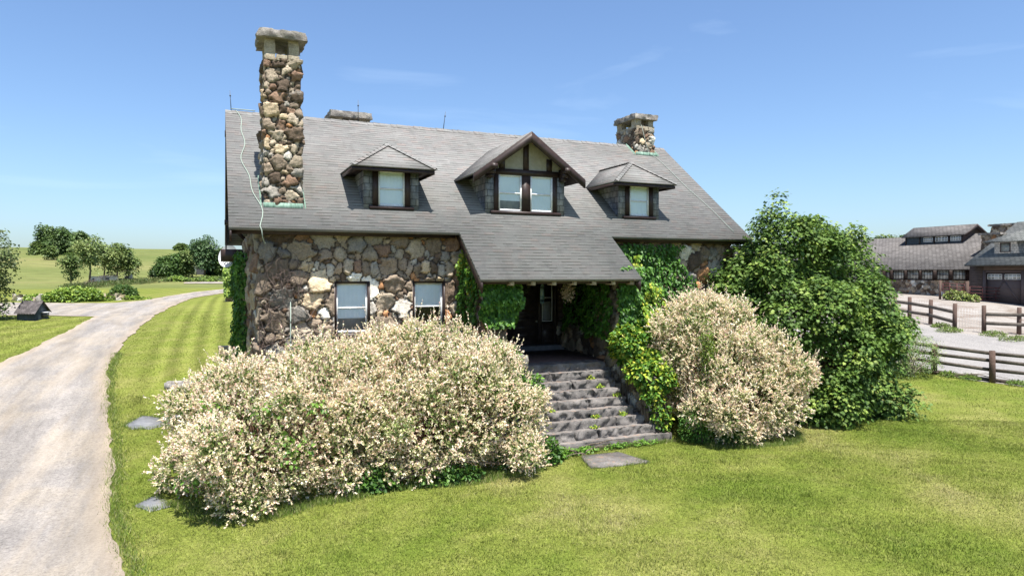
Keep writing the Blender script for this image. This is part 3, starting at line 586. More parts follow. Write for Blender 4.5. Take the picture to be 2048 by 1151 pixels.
def gable_dormer(cx):
    d = bpy.data.objects.new('dormer', None); SC.collection.objects.link(d); d.parent = house; d.location = -house.location
    d['label'] = 'half timbered gable dormer with a pair of sash windows'
    yf = 18.84; hw = 1.3; zb = rz(yf)-.02; ze = 7.5; yo = 18.43; zp = 8.76; HW = 1.82; zl = 7.44
    rect_cheek(cx-hw, yf, zb, ze, d); rect_cheek(cx+hw-.05, yf, zb, ze, d)
    for a_, b_ in ((cx-hw-.004, cx-1.03), (cx+1.03, cx+hw+.004)): mb = MB(); mb.box(a_, b_, yf, yf+.06, zb, ze); mb.build('corner_siding', SLATE, d)
    mb = MB(); mb.box(cx-1.04, cx-.9, yf-.03, yf+.1, zb+.1, ze); mb.box(cx+.9, cx+1.04, yf-.03, yf+.1, zb+.1, ze); mb.box(cx-.14, cx+.14, yf-.03, yf+.1, zb+.1, ze); mb.box(cx-1.16, cx+1.16, yf-.08, yf+.1, zb, zb+.09)
    mb.box(cx-hw, cx+hw, yf-.05, yf+.1, ze, ze+.17)
    sl2 = (zp-zl)/HW
    def zt(x): return zp-abs(x-cx)*sl2-.1
    for x in (-.78, 0, .78):
        w = .085; mb.box(cx+x-w, cx+x+w, yf-.03, yf+.04, ze+.17, zt(cx+x)-.06)
    mb.build('window_trim', BROWN, d)
    m = MB(); m.add([(cx-hw, yf+.01, ze+.1), (cx+hw, yf+.01, ze+.1), (cx+hw, yf+.01, zt(cx+hw)), (cx, yf+.01, zt(cx)), (cx-hw, yf+.01, zt(cx-hw)), (cx-hw, yf+.06, ze+.1), (cx+hw, yf+.06, ze+.1), (cx+hw, yf+.06, zt(cx+hw)), (cx, yf+.06, zt(cx)), (cx-hw, yf+.06, zt(cx-hw))],
        P=[[0, 1, 2, 3, 4], [9, 8, 7, 6, 5]]); m.build('stucco_panel', STUCCO, d)
    for s in (-1, 1): window_set(d, cx+s*.52-.38, cx+s*.52+.38, yf-.01, zb+.09, ze, lower='half' if s < 0 else 'blind')
    m = MB(); m.box(cx-.9, cx+.9, yf+.0, yf+.04, ze-.03, ze); m.build('head_board', BROWN, d)
    yr_ = YE+(zp-ZE)/SLP; yl = YE+(zl-ZE)/SLP
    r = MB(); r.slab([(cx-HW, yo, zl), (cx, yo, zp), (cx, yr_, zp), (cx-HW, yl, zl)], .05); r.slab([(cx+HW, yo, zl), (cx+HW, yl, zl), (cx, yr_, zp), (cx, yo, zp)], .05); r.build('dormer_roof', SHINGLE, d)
    for s in (-1, 1):
        m = MB(); xa = cx+s*HW; h = .24
        m.add([(xa, yo-.02, zl-.03), (xa, yo-.02, zl-.03-h), (cx, yo-.02, zp-.03-h*1.15), (cx, yo-.02, zp-.0), (xa, yo+.06, zl-.03), (xa, yo+.06, zl-.03-h), (cx, yo+.06, zp-.03-h*1.15), (cx, yo+.06, zp-.03)],
            P=[[0, 1, 2, 3], [7, 6, 5, 4], [0, 4, 5, 1], [1, 5, 6, 2], [0, 3, 7, 4]]); m.build('bargeboard', BROWN, d)
        m = MB(); x = cx+s*1.2; m.box(x-.09, x+.09, yo-.08, yf+.05, ze+.1, ze+.24); m.box(x-.09, x+.09, yo+.07, yf, ze-.02, ze+.1); m.box(x-.09, x+.09, yo+.2, yf, ze-.12, ze-.02); m.build('corbel', BROWN, d)
        m = MB(); m.add([(cx+s*(HW-.03), yo+.06, zl-.07), (cx+s*hw, yo+.06, zl-.07+(HW-.03-hw)*sl2), (cx+s*hw, yl+.2, zl-.07+(HW-.03-hw)*sl2), (cx+s*(HW-.03), yl-.1, zl-.07)], P=[[0, 1, 2, 3]]); m.build('soffit', BROWN, d)
gable_dormer(8.57)

# chimneys
def chimney(x0, x1, y0, y1, zbot, ztop, seed, flue=True, cap=.16, amp=.07, pil=.3, fl=True, rmax=.2, leg=.34):
    c = bpy.data.objects.new('chimney', None); SC.collection.objects.link(c); c.parent = house; c.location = -house.location
    zt = ztop-.26-leg
    stones('stone_shaft', [(x0, y0), (x1, y0), (x1, y1), (x0, y1)], zbot, zt-.1, STONE, c, closed=True, res=.03, rmax=rmax, rmin=.06, amp=amp, seed=seed, round_=.05, bright=1.0, p_=3.6, rot=.3, wide=.12)
    mb = MB(); w = x1-x0
    for k in range(3): a = x0+w*k/3; rough_box(mb, a+.005, a+w/3-.005, y0-.03, y1+.03, zt-.16, zt+.0, .06, .02, seed+k)
    for (a, b) in ((x0, x0+pil), (x1-pil, x1)):
        for (ya, yb_) in ((y0, y0+.34), (y1-.34, y1)): rough_box(mb, a+.02, b-.02, ya+.01, yb_, zt, ztop-.21, .06, .02, seed+5+int(a*10))
    mb.build('flue_pier', SLAB2, c, smooth=True)
    mb = MB(); rough_box(mb, x0-cap, x1+cap, y0-cap, y1+cap, ztop-.22, ztop, .06, .04, seed+20, fr=6, topflat=.3); mb.build('chimney_cap', SLAB, c, smooth=True)
    if fl:
        mb = MB(); zb = rz(y0); ye = min(y1, YR)
        mb.box(x0-.05, x1+.05, y0-.13, y0-.105, zb-.16, zb+.03); mb.box(x0-.04, x1+.04, y0-.18, y0-.13, zb-.17, zb-.15)
        for xx in (x0-.12, x1+.09):
            mb.add([(xx, y0-.13, rz(y0-.13)-.02), (xx+.03, y0-.13, rz(y0-.13)-.02), (xx+.03, ye, rz(ye)-.02), (xx, ye, rz(ye)-.02), (xx, y0-.13, rz(y0-.13)+.07), (xx+.03, y0-.13, rz(y0-.13)+.07), (xx+.03, ye, rz(ye)+.07), (xx, ye, rz(ye)+.07)], Q=[(0, 1, 5, 4), (4, 5, 6, 7), (0, 4, 7, 3), (1, 2, 6, 5)])
        mb.build('copper_flashing', COPPER, c)
    return c
c1 = chimney(1.14, 2.03, 18.86, 19.95, 6.2, 10.86, 31, amp=.07, rmax=.165); c1['label'] = 'tall stone chimney rising from the left end of the roof'
c2 = chimney(14.97, 15.85, 22.62, 24.0, 8.9, 10.78, 41, amp=.05, rmax=.15, leg=.2, cap=.11); c2['label'] = 'short stone chimney at the right end of the ridge'
c3 = chimney(3.75, 4.9, 24.3, 25.4, 8.2, 10.2, 51, fl=False); c3['label'] = 'broad low chimney just behind the ridge'
# lightning rods and cables, conduit
def rod(x, y, z, h, lean=0):
    m = MB(); m.tube([(x, y, z), (x+lean*.5, y, z+h*.5), (x+lean, y, z+h)], [.014, .011, .006], 6); m.tube([(x+lean*.8, y, z+h*.72), (x+lean*.85, y, z+h*.8)], [.03, .012], 6); return m.build('lightning_rod', DARKMET, house)
rod(.42, YR, ZR, .62, -.03); rod(4.35, YR, ZR, .72, .0); rod(7.32, YR, ZR, .62, .08); rod(15.4, 23.2, 10.75, .25)
pts = []
for t in np.linspace(0, 1, 30):
    y = YR-(YR-YE)*t; pts.append((.55+.42*t+.09*math.sin(t*9)+.05*math.sin(t*23), y, rz(y)+.03))
pts += [(1.0, 17.93, 5.63), (1.02, 17.95, 5.45), (1.08, 18.1, 5.3), (1.16, 18.3, 5.36)]
MB().tube(pts, .013, 6).build('lightning_cable', CABLE, house)
MB().tube([(.42+x, YR-.02, ZR+.06-.0*x) for x in np.linspace(0, .7, 6)], .015, 6).build('lightning_cable', CABLE, house)
pts = [(15.1, 22.4, 10.3), (15.5, 22.5, 9.25)]+[(15.75+.35*t+.03*math.sin(t*11), 22.4-(22.4-18.3)*t, rz(22.4-(22.4-18.3)*t)+.03) for t in np.linspace(0, 1, 20)]
MB().tube(pts, .009, 6).build('lightning_cable', CABLE, house)
MB().tube([(1.72, 18.36, .4), (1.7, 18.36, 2.6), (1.71, 18.36, 3.9)], .014, 6).build('conduit', CABLE, house)

# door with sidelight
dth = DOORY
door = MB(); door.box(9.0, 10.08, dth-.04, dth+.02, FLZ+.14, 4.6)
for (a, b) in ((2.1, 2.28), (2.36, 2.54), (2.62, 2.8), (2.88, 3.06), (3.14, 3.32)): door.box(9.12, 9.96, dth-.055, dth-.04, a, b)
do = door.build('door', DOORM, house)
m = MB(); m.tube([(10.0, dth-.04, 2.92), (10.0, dth-.11, 2.92)], [.02, .033], 8); h = m.build('handle', WHITE, do); h.location = (0, 0, 0)
m = MB(); m.add([(9.2, dth-.045, 3.45), (9.9, dth-.045, 3.45), (9.9, dth-.045, 4.5), (9.2, dth-.045, 4.5)], Q=[(0, 1, 2, 3)]); h = m.build('pane', GLASS, do); h.location = (0, 0, 0)
mb = MB(); mb.box(8.86, 9.0, dth-.1, dth+.05, FLZ+.14, 4.65); mb.box(10.08, 10.2, dth-.1, dth+.05, FLZ+.14, 4.65); mb.box(10.68, 10.80, dth-.1, dth+.05, FLZ+.14, 4.65); mb.box(8.86, 10.8, dth-.1, dth+.02, 4.6, 4.65); mb.box(10.2, 10.68, dth-.05, dth+.05, FLZ+.14, 2.85)
mb.box(10.25, 10.63, dth-.07, dth-.05, 2.2, 2.25); mb.box(10.25, 10.63, dth-.07, dth-.05, 2.6, 2.65); mb.build('door_frame', DOORM, house)
sd = MB(); sash_frame(sd, 10.24, 10.64, dth-.04, 2.9, 4.55, w=.03); so_ = sd.build('sidelight_window', WHITE, house)
m = MB(); m.add([(10.26, dth, 2.93), (10.62, dth, 2.93), (10.62, dth, 4.52), (10.26, dth, 4.52)], Q=[(0, 1, 2, 3)]); h = m.build('pane', GLASS, so_); h.location = (0, 0, 0)
m = MB(); m.box(10.27, 10.6, dth+.03, dth+.035, 2.95, 3.6); h = m.build('curtain', CURTAIN, so_); h.location = (0, 0, 0)
m = MB(); m.box(10.2, 10.68, dth+.08, dth+.1, 2.85, 4.6); m.build('dark_room', BLACKIN, house)
# wreath on the door, ornament by the frame
wr = thing('wreath', 'round grey green twig wreath hanging on the dark front door', 'wreath', (9.45, dth-.12, 4.12))
Pw = []; n = 260; a = rs.uniform(0, 6.283, n); Vw = np.stack([9.45+.22*np.cos(a)+rs.normal(0, .03, n), np.full(n, dth-.12)+rs.normal(0, .02, n), 4.12+.22*np.sin(a)+rs.normal(0, .03, n)], 1)
bn = thing('porch_ornament', 'narrow pale blue glass ornament hanging beside the front door', 'ornament', (10.1, dth-.3, 4.0))
m = MB(); m.box(10.04, 10.19, dth-.31, dth-.29, 3.6, 4.12); m.tube([(10.115, dth-.31, 3.6), (10.115, dth-.29, 3.6)], .075, 12); m.tube([(10.115, dth-.31, 4.12), (10.115, dth-.29, 4.12)], .075, 12)
m.build('glass_plate', mat('pale_blue_glass', lambda g: g.ramp(g.noise(g.co(), 14, 4, .7), [(.35, (.2, .45, .6)), (.65, (.7, .88, .95))]), .3, .6), bn); MB().tube([(10.115, dth-.3, 4.27), (10.115, dth-.3, 4.75)], .004, 4).build('string', DARKMET, bn)
# satellite dish by the rear left corner
sd = thing('satellite_dish', 'grey satellite dish on an arm beyond the rear left corner of the house', 'satellite dish', (.3, 28.5, 5.0))
m = MB(); nr = 6; ns_ = 20; V = [(0, 0, 0)]; ax = nrmz(np.array([-.55, -.8, .25])); u = nrmz(np.cross(ax, (0, 0, 1.))); w = np.cross(u, ax); ctr = np.array([.42, 28.55, 5.2])
V = [ctr]
for i in range(1, nr+1):
    for j in range(ns_): q = 6.283*j/ns_; rr = .45*i/nr; V.append(ctr+rr*math.cos(q)*u*.9+rr*math.sin(q)*w+ax*.12*(i/nr)**2)
Tt = [(0, 1+j, 1+(j+1) % ns_) for j in range(ns_)]; Qq = [(1+(i-1)*ns_+j, 1+i*ns_+j, 1+i*ns_+(j+1) % ns_, 1+(i-1)*ns_+(j+1) % ns_) for i in range(1, nr) for j in range(ns_)]
m.add(V, T=Tt, Q=Qq); m.build('dish', GREYMET, sd, smooth=True)
MB().tube([ctr, ctr+ax*.25-w*.38, ctr+ax*.5], .015, 6).build('feed_arm', DARKMET, sd); MB().tube([ctr, ctr-ax*.2, (.7, 28.6, 4.9), (1.0, 27.8, 4.9)], .025, 6).build('mast', DARKMET, sd)

# ------------------------------------------------------------------ steps
steps = thing('stone_steps', 'broad flight of rough dark stone steps climbing between the willows to the porch', 'steps', (8.6, 15.3, 0))
RIS = .22; TRD = .245; D9 = 15.3
for k in range(9):           # k=0 lowest
    y0 = D9+TRD*k; xr = 11.35-(.0 if k == 0 else .28 if k == 1 else .52 if k == 2 else .75+.0*k); xl = 5.9+.12*k
    if k > 3: xr = 10.6-.02*k
    if k == 8: xr = 10.45
    m = MB(); cuts = [xl, xl+(xr-xl)*(.38+.12*math.sin(k*2.1)), xl+(xr-xl)*(.72+.09*math.sin(k*3.7+1)), xr] if k else [xl, xr]
    for i in range(len(cuts)-1):
        rough_box(m, cuts[i]+.006, cuts[i+1]-.006, y0, y0+TRD+.36, RIS*k-.05-(.2 if k == 0 else 0), RIS*(k+1), .045, .02 if k == 0 else .05, 60+k*3+i, topflat=.12, fr=9)
    o = m.build('step', STEP, steps, smooth=True)
    if k == 0: o['label'] = 'smooth concrete bottom step'
m = MB(); m.box(6.95, OX1, D9+TRD*8+.5, DOORY+.05, FLZ-.25, FLZ-.004); m.build('landing', mat('dark_tile', lambda g: g.ramp(g.noise(g.co(), 6, 5), [(.3, (.07, .04, .035)), (.7, (.13, .085, .07))]), .6, .3), steps)
m = MB(); rough_box(m, 8.3, 10.84, DOORY-.55, DOORY-.1, FLZ-.01, FLZ+.15, .08, .015, 77, .1); m.build('threshold_stone', FLAG, steps, smooth=True)
# side walls of the steps
sw = thing('step_side_wall', 'low stone side wall right of the steps, under yellow green creeper', 'wall', (11.2, 16.5, 0))
stones('stone_wall', [(10.85, 15.7), (11.45, 15.7), (11.45, 17.2), (10.85, 17.2)], 0, 1.55, STONE, sw, closed=True, res=.04, rmax=.18, seed=21)
m = MB(); rough_box(m, 10.8, 11.5, 15.65, 17.25, 1.55, 1.68, .08, .04, 22); m.build('cap_stone', SLAB, sw, smooth=True)
sw = thing('step_side_pier', 'light grey block topped stone pier left of the top steps', 'pier', (7.2, 17.0, 0))
stones('stone_wall', [(6.35, 16.2), (7.25, 16.2), (7.25, 17.03), (6.35, 17.03)], 0, 2.1, STONE, sw, closed=True, res=.04, rmax=.18, seed=23)
m = MB(); rough_box(m, 6.3, 7.42, 16.15, 17.03, 2.1, 2.42, .06, .03, 24); m.build('cap_stone', SLAB, sw, smooth=True)
sl_ = thing('stepping_slab', 'rectangular grey stone slab in the lawn below the bottom step', 'paving stone', (8.7, 14.3, 0))
a, b, c, d = [gp(*p) for p in ((1183, 937), (1296, 926), (1236, 908), (1163, 915))]
def flat_stone(poly, z, th, parent, mt=FLAG, name='slab_stone', amp=.03, seed=3):
    P = noisy(poly, amp, .12, seed); m = MB(); k = len(P); V = [(x, y, T(x, y)+z) for x, y in P]; V += [(x, y, zz-th) for x, y, zz in V]
    m.add(V, P=[list(range(k)), list(range(k, 2*k))[::-1]]+[[i, i+k, (i+1) % k+k, (i+1) % k] for i in range(k)]); return m.build(name, mt, parent)
flat_stone([a, b, c, d], .06, .12, sl_, mt=STEP)
s1 = thing('flagstone', 'long irregular grey flagstone in the grass beside the driveway', 'paving stone', (-1.6, 21, .4))
for k, pl in enumerate(([(248, 852), (285, 832), (322, 836), (330, 850), (300, 858), (262, 859)], [(326, 836), (350, 830), (380, 828), (375, 846), (338, 851)])):
    q = [gp(*p) for p in pl]; flat_stone(q, .02, .1, s1, amp=.05, seed=k+4)
s2_ = thing('flagstone', 'small diamond shaped grey flagstone near the bottom left of the bushes', 'paving stone', (-1.2, 15, 0))
q = [gp(*p) for p in ((270, 1012), (312, 992), (340, 1013), (303, 1023))]; flat_stone(q, .025, .1, s2_, amp=.04, seed=9)
# planter ring
rg = gp(358, 776); ring = thing('planter_ring', 'low round whitish stone ring on the side lawn', 'stone ring', (rg[0], rg[1], T(*rg)))
for k in range(14):
    m = MB(); a0 = 6.283*k/14+.02; a1 = 6.283*(k+1)/14-.02; z0 = T(rg[0], rg[1]+.1)-.04; V = []
    for z in (z0, z0+.2+.012*(k % 3)):
        for rr, aa in ((.34, a0), (.43, a0), (.44, (a0+a1)/2), (.43, a1), (.34, a1)): V.append((rg[0]+rr*math.cos(aa), rg[1]+.1+rr*math.sin(aa), z))
    m.add(V, P=[[5, 6, 7, 8, 9], [4, 3, 2, 1, 0]]+[[i, (i+1) % 5, (i+1) % 5+5, i+5] for i in range(5)]); m.build('ring_block', mat('pale_block', lambda g: g.ramp(g.noise(g.co(), 9, 6, .7), [(.3, (.16, .15, .14)), (.7, (.38, .355, .33))]), .9, .1) if k == 0 else bpy.data.materials['pale_block'], ring)
m = MB(); m.tube([(rg[0], rg[1]+.1, T(*rg)-.1), (rg[0], rg[1]+.1, T(rg[0], rg[1]+.1)+.05)], .35, 16); m.build('soil', mat('dark_soil', lambda g: (.05, .045, .035), .95, .1), ring)
bl = gp(448, 708); bw = thing('stone_block', 'pale stacked stone blocks on the lawn at the rear left corner of the house', 'stone block', (bl[0], bl[1], T(*bl)))
for k in range(2):
    m = MB(); rough_box(m, bl[0]-.2, bl[0]+.7, bl[1]-.1, bl[1]+.35, T(*bl)-.05+.19*k, T(*bl)+.13+.19*k, .06, .04, 80+k); m.build('block', SLAB2, bw, smooth=True)

# ------------------------------------------------------------------ foliage
def template(kind):
    if kind == 'blade': return np.array([(0, 0, 0), (.5, .45, .12), (0, 1, 0), (-.5, .45, .12)]), [(0, 1, 2), (0, 2, 3)]
    if kind == 'ivy': return np.array([(0, 0, 0), (.5, .2, .08), (.34, .62, .04), (0, 1, -.1), (-.34, .62, .04), (-.5, .2, .08)]), [(0, 1, 2), (0, 2, 3), (0, 3, 4), (0, 4, 5)]
    a = [(0, 0), (.32, .02), (.52, .22), (.30, .38), (.56, .70), (.20, .62), (0, 1), (-.20, .62), (-.56, .70), (-.30, .38), (-.52, .22), (-.32, .02)]
    V = [(x, y, .14*abs(x)-.12*y*y) for x, y in a]; return np.array([(0, .35, 0)]+V), [(0, i, i+1) for i in range(1, 12)]+[(0, 12, 1)]
def leaves(mb, P, D, N, Ln, Wd, kind, col):
    Tm, F = template(kind); D = nrmz(D); S_ = nrmz(np.cross(D, N)); N = np.cross(S_, D); n = len(P); Ln = np.broadcast_to(Ln, (n,)); Wd = np.broadcast_to(Wd, (n,))
    V = P[:, None]+S_[:, None]*(Tm[None, :, 0:1]*Wd[:, None, None])+D[:, None]*(Tm[None, :, 1:2]*Ln[:, None, None])+N[:, None]*(Tm[None, :, 2:3]*Ln[:, None, None])
    k = len(Tm); Fi = (np.array(F)[None]+(np.arange(n)*k)[:, None, None]).reshape(-1, 3); mb.add(V.reshape(-1, 3), T=Fi, col=np.repeat(col, k, 0)); return mb
def blobs_sample(bl, N, depth=.25, lump=.14, seed=0, zmin=None, freq=1.1):
    r = np.random.RandomState(seed); bl = np.array(bl, float); c = bl[:, :3]; R_ = bl[:, 3:6]; ar = (R_[:, 0]*R_[:, 1]+R_[:, 1]*R_[:, 2]+R_[:, 0]*R_[:, 2]); ar /= ar.sum()
    Ps = []; Ns = []; tot = 0
    while tot < N:
        k = r.choice(len(bl), N, p=ar); d = nrmz(r.normal(size=(N, 3))); s = 1-np.abs(r.normal(0, depth, N)); s = np.clip(s, .1, 1.05); P = c[k]+d*R_[k]*s[:, None]
        s2 = 1+lump*vnoise(P, freq, seed+5); P = c[k]+d*R_[k]*(s*s2)[:, None]; n = nrmz(d/R_[k])
        q = ((P[:, None]-c[None])/R_[None]); q = (q**2).sum(-1); q[np.arange(N), k] = 9; keep = (q > .72).all(1)
        if zmin is not None: keep &= P[:, 2] > zmin(P)
        P = P[keep]; n = n[keep]; Ps.append(P); Ns.append(n); tot += len(P)
    return np.vstack(Ps)[:N], np.vstack(Ns)[:N]
def clumps(bl, n, r0, r1, seed):
    r = np.random.RandomState(seed); P, N = blobs_sample(bl, n, .02, .05, seed, None); out = [tuple(b) for b in bl]
    for p, q in zip(P, N):
        s = r.uniform(r0, r1); p = p+q*s*.15; out.append((p[0], p[1], max(p[2], .1+s*.6), s*r.uniform(.8, 1.3), s*r.uniform(.8, 1.3), s*r.uniform(.7, 1.15)))
    return out
def mixcol(r, n, pal, jit=.12):
    c = np.array([p[0] for p in pal]); w = np.array([p[1] for p in pal], float); w /= w.sum(); return np.clip(c[r.choice(len(pal), n, p=w)]*(1+r.normal(0, jit, (n, 1))), .005, .95)
gz = lambda P: terr(P[:, 0], P[:, 1])+.05
def stems(name, base, tips, r0, parent, m=BARK, k=5, sag=.25, seed=0):
    r = np.random.RandomState(seed); mb = MB()
    for t in tips:
        b = np.array(base)+r.normal(0, .12, 3)*(1, 1, 0); t = np.array(t); mid = b*.5+t*.5; mid[2] += sag*np.linalg.norm(t-b)*.4; q = [b, b*.7+mid*.3+(0, 0, .05), mid, t*.6+mid*.4, t]
        mb.tube(q, [r0, r0*.85, r0*.6, r0*.4, r0*.15], k, cap=False)
    return mb.build(name, m, parent, smooth=True)
CREAM = [((.86, .76, .54), 5), ((.90, .68, .55), 4.5), ((.80, .74, .42), 2.6), ((.86, .56, .46), 1.6), ((.90, .86, .70), 2)]
WGREEN = [((.20, .29, .07), 3), ((.32, .38, .12), 2.5), ((.55, .56, .26), 2), ((.11, .18, .05), 1)]
def willow(name, label, bl, nshoot, seed, base, ninner, tipz=.0, pink=1.0):
    r = np.random.RandomState(seed); th = thing(name, label, 'shrub', (base[0], base[1], T(*base)), 'dappled willow shrubs beside the steps')
    bl0 = bl; bl = clumps(bl, 42, .22, .5, seed+50); P, Nn = blobs_sample(bl, nshoot, .16, .28, seed, gz, 1.9); mb = MB(); up = np.array([0, 0, 1.])
    D = nrmz(Nn*.7+up*r.uniform(-.15, .7, (len(P), 1))+r.normal(0, .5, P.shape)); Ls = r.uniform(.10, .26, len(P))
    lg = (r.rand(len(P)) < .1) & (Nn[:, 2] > .05); Ls[lg] *= 2.3; D[lg] = nrmz(D[lg]*.45+Nn[lg]*.4+up*.7)
    m = 15
    for j in range(m):
        t = (j+.5)/m; q = r.uniform(0, 6.283, len(P)); a = nrmz(np.cross(D, r.normal(size=P.shape))); b = P+D*(Ls*t)[:, None]; ld = nrmz(D*.75+a*(.85-.4*t)); nn = nrmz(np.cross(ld, r.normal(size=P.shape))+up*1.1)
        green = mixcol(r, len(P), WGREEN); crm = mixcol(r, len(P), CREAM, .08); zf = np.clip((P[:, 2]-gz(P))/1.6, 0, 1); pg = np.clip(.6-.8*t-.06*zf+(vnoise(P, 1.7, seed+3) > .75)*.5+(vnoise(P, .9, seed+7))*.12, .03, 1)
        u = r.rand(len(P)); c = np.where((u < pg)[:, None], green, crm); leaves(mb, b, ld, nn, .062*(1-.2*t)*r.uniform(.7, 1.25, len(P)), .029*r.uniform(.8, 1.2, len(P)), 'blade', c)
    P, Nn = blobs_sample(bl, ninner, .42, .15, seed+1, gz); D = nrmz(r.normal(size=P.shape)+Nn*.6); leaves(mb, P, D, nrmz(Nn+r.normal(size=P.shape)*.6), .10*r.uniform(.7, 1.2, len(P)), .045, 'blade', mixcol(r, len(P), [((.08, .13, .03), 2), ((.2, .25, .08), 2), ((.45, .42, .22), 2)]))
    mb.build('foliage', PETAL, th)
    tp, _ = blobs_sample(bl, 110, .2, .1, seed+2, lambda P: gz(P)+.3); stems('stems', (base[0], base[1], T(*base)), tp, .028, th, mat('willow_twig', lambda g: (.13, .07, .045), .8, .2), seed=seed, sag=.15); return th
WL1 = [(1.05, 15.3, 1.25, 1.8, 1.5, 1.1), (.2, 15.2, .9, 1.1, 1.0, .8), (.7, 14.3, .95, 1.2, 1.0, .95), (2.2, 16.0, 1.7, 1.6, 1.5, 1.35), (2.1, 14.7, 1.15, 1.2, 1.0, 1.05), (.2, 16.6, 1.5, .8, .9, .9)]
willow('dappled_willow', 'wide pinkish cream willow shrub in front of the left corner of the stone house', WL1, 7600, 101, (.9, 15.3), 15000)
WL2 = [(4.6, 15.9, 1.52, 2.1, 1.5, 1.45), (5.9, 15.4, 1.35, 1.2, 1.2, 1.25), (3.7, 15.0, 1.2, 1.2, 1.0, 1.1), (5.0, 16.6, 2.1, 1.4, 1.0, 1.15), (4.9, 14.7, 1.1, 1.3, .9, 1.0), (6.2, 14.8, 1.0, .9, .8, .95), (6.1, 16.7, 1.9, .8, .7, 1.1)]
willow('dappled_willow', 'tall cream willow shrub between the ground floor windows and the left edge of the steps', WL2, 8200, 102, (4.8, 15.6), 16000)
WR = [(13.15, 15.4, 1.55, 1.45, 1.2, 1.5), (12.45, 15.9, 2.5, 1.05, .9, 1.4), (14.05, 15.0, 1.5, 1.25, 1.0, 1.2), (12.9, 14.7, 1.1, 1.1, .95, 1.0), (13.8, 14.5, .95, 1.05, .8, .85), (13.2, 16.3, 2.9, .9, .7, 1.0)]
willow('dappled_willow', 'rounded creamy white willow shrub right of the steps, in front of the dark green maple', WR, 7600, 103, (13.2, 15.3), 14000)

IVYG = [((.055, .15, .018), 4), ((.085, .20, .025), 3), ((.13, .27, .035), 1.5), ((.04, .10, .014), 2)]
IVYY = [((.26, .38, .04), 3), ((.40, .46, .05), 2), ((.14, .27, .03), 3), ((.6, .55, .08), .6)]
def ivy_patch(mb, r, o, u, v, n, cnt, pal, size=.1, th=.12, edge=None, droop=1.0, seed=0):
    """leaves hanging over the rectangle o + a*u + b*v, lifted along n"""
    o, u, v, n = [np.array(q, float) for q in (o, u, v, n)]; a = r.uniform(0, 1, cnt); b = r.uniform(0, 1, cnt)
    if edge is not None: k = edge(a, b); a = a[k]; b = b[k]
    cnt = len(a); P = o+a[:, None]*u+b[:, None]*v; l = (.5+.5*vnoise(P, 2.4, seed))*th+r.uniform(0, .06, cnt); P = P+n*l[:, None]+r.normal(0, .02, P.shape)
    D = nrmz(np.array([0, 0, -1.])*droop+n*r.uniform(.1, .8, (cnt, 1))+r.normal(0, .35, P.shape)); N = nrmz(n+np.array([0, 0, .5])+r.normal(0, .3, P.shape)); leaves(mb, P, D, N, size*r.uniform(.7, 1.25, cnt), size*.8, 'ivy', mixcol(r, cnt, pal))
r = np.random.RandomState(55)
# wreath leaves
mb = MB(); leaves(mb, Vw, rs.normal(size=Vw.shape)*(1, .3, 1), np.tile([0, -1., .2], (len(Vw), 1)), .09, .03, 'blade', mixcol(r, len(Vw), [((.16, .18, .13), 2), ((.09, .11, .07), 2)])); mb.build('wreath_ring', LEAF, wr)
df = thing('dried_flowers', 'pale dried flower bunch hanging in the porch before the dark doorway', 'flowers', (9.5, 17.9, 4.0)); n = 320
P = np.array([9.5, 17.9, 4.0])+rs.normal(0, 1, (n, 3))*(.1, .07, .13); mb = MB(); leaves(mb, P, rs.normal(size=(n, 3))+(0, 0, -.6), rs.normal(size=(n, 3))+(0, -1, .5), .07, .035, 'blade', mixcol(r, n, [((.6, .48, .36), 3), ((.4, .3, .2), 2)])); mb.build('flower_heads', LEAF, df); MB().tube([(9.5, 17.9, 4.0), (9.5, 17.9, 4.95)], .005, 4).build('string', DARKMET, df)
# ivy: left side wall
iv = thing('wall_ivy', 'column of bright green ivy on the shaded left end wall of the house', 'ivy', (.7, 26, 1.1))
mb = MB(); ivy_patch(mb, r, (WX0-.1, 23.5, 1.0), (0, 4.3, 0), (0, 0, 4.3), (-1, 0, 0), 5500, IVYG+[((.17, .32, .05), 3)], .11, .38, seed=3); ivy_patch(mb, r, (.5, 23.6, 1.0), (.5, 0, 0), (0, 0, 4.2), (0, -1, 0), 900, IVYG+[((.17, .32, .05), 3)], .11, .15, lambda a, b: np.abs(a-.5) < .3+.2*np.sin(b*9), seed=4); mb.build('foliage', LEAF, iv)
# ivy: porch left pier
iv = thing('porch_ivy', 'rounded curtain of green creeper hanging under the porch roof left of the door', 'ivy', (7.0, 17, 3))
mb = MB(); rnd = lambda a, b: (b > .06+.5*np.clip(np.abs(a-.45)-.28, 0, 1)**1.2*3.2) & (b > .16*np.sin(a*7)*.3)
ivy_patch(mb, r, (6.35, 17.0, 3.05), (1.15, 0, 0), (0, 0, 1.62), (0, -1, 0), 2600, IVYG+[((.17, .33, .04), 2)], .11, .3, rnd, seed=5)
ivy_patch(mb, r, (7.25, 16.95, 3.1), (0, .9, 0), (0, 0, 1.6), (1, 0, 0), 1300, IVYG, .11, .28, rnd, seed=6); ivy_patch(mb, r, (6.4, 17.0, 3.1), (0, 1.4, 0), (0, 0, 1.6), (-1, 0, 0), 900, IVYG, .11, .2, seed=6)
ivy_patch(mb, r, (6.2, 17.6, 4.0), (.5, 0, 0), (0, 0, 1.2), (0, -1, 0), 260, IVYY, .1, .15, lambda a, b: a < .35+.4*b, seed=6)
ivy_patch(mb, r, (6.1, 18.3, 4.3), (.5, 0, 0), (0, 0, .95), (0, -1, 0), 260, IVYY, .1, .2, lambda a, b: np.abs(a-.5) < .45*np.sin(b*3), seed=8)
mb.build('foliage', LEAF, iv)
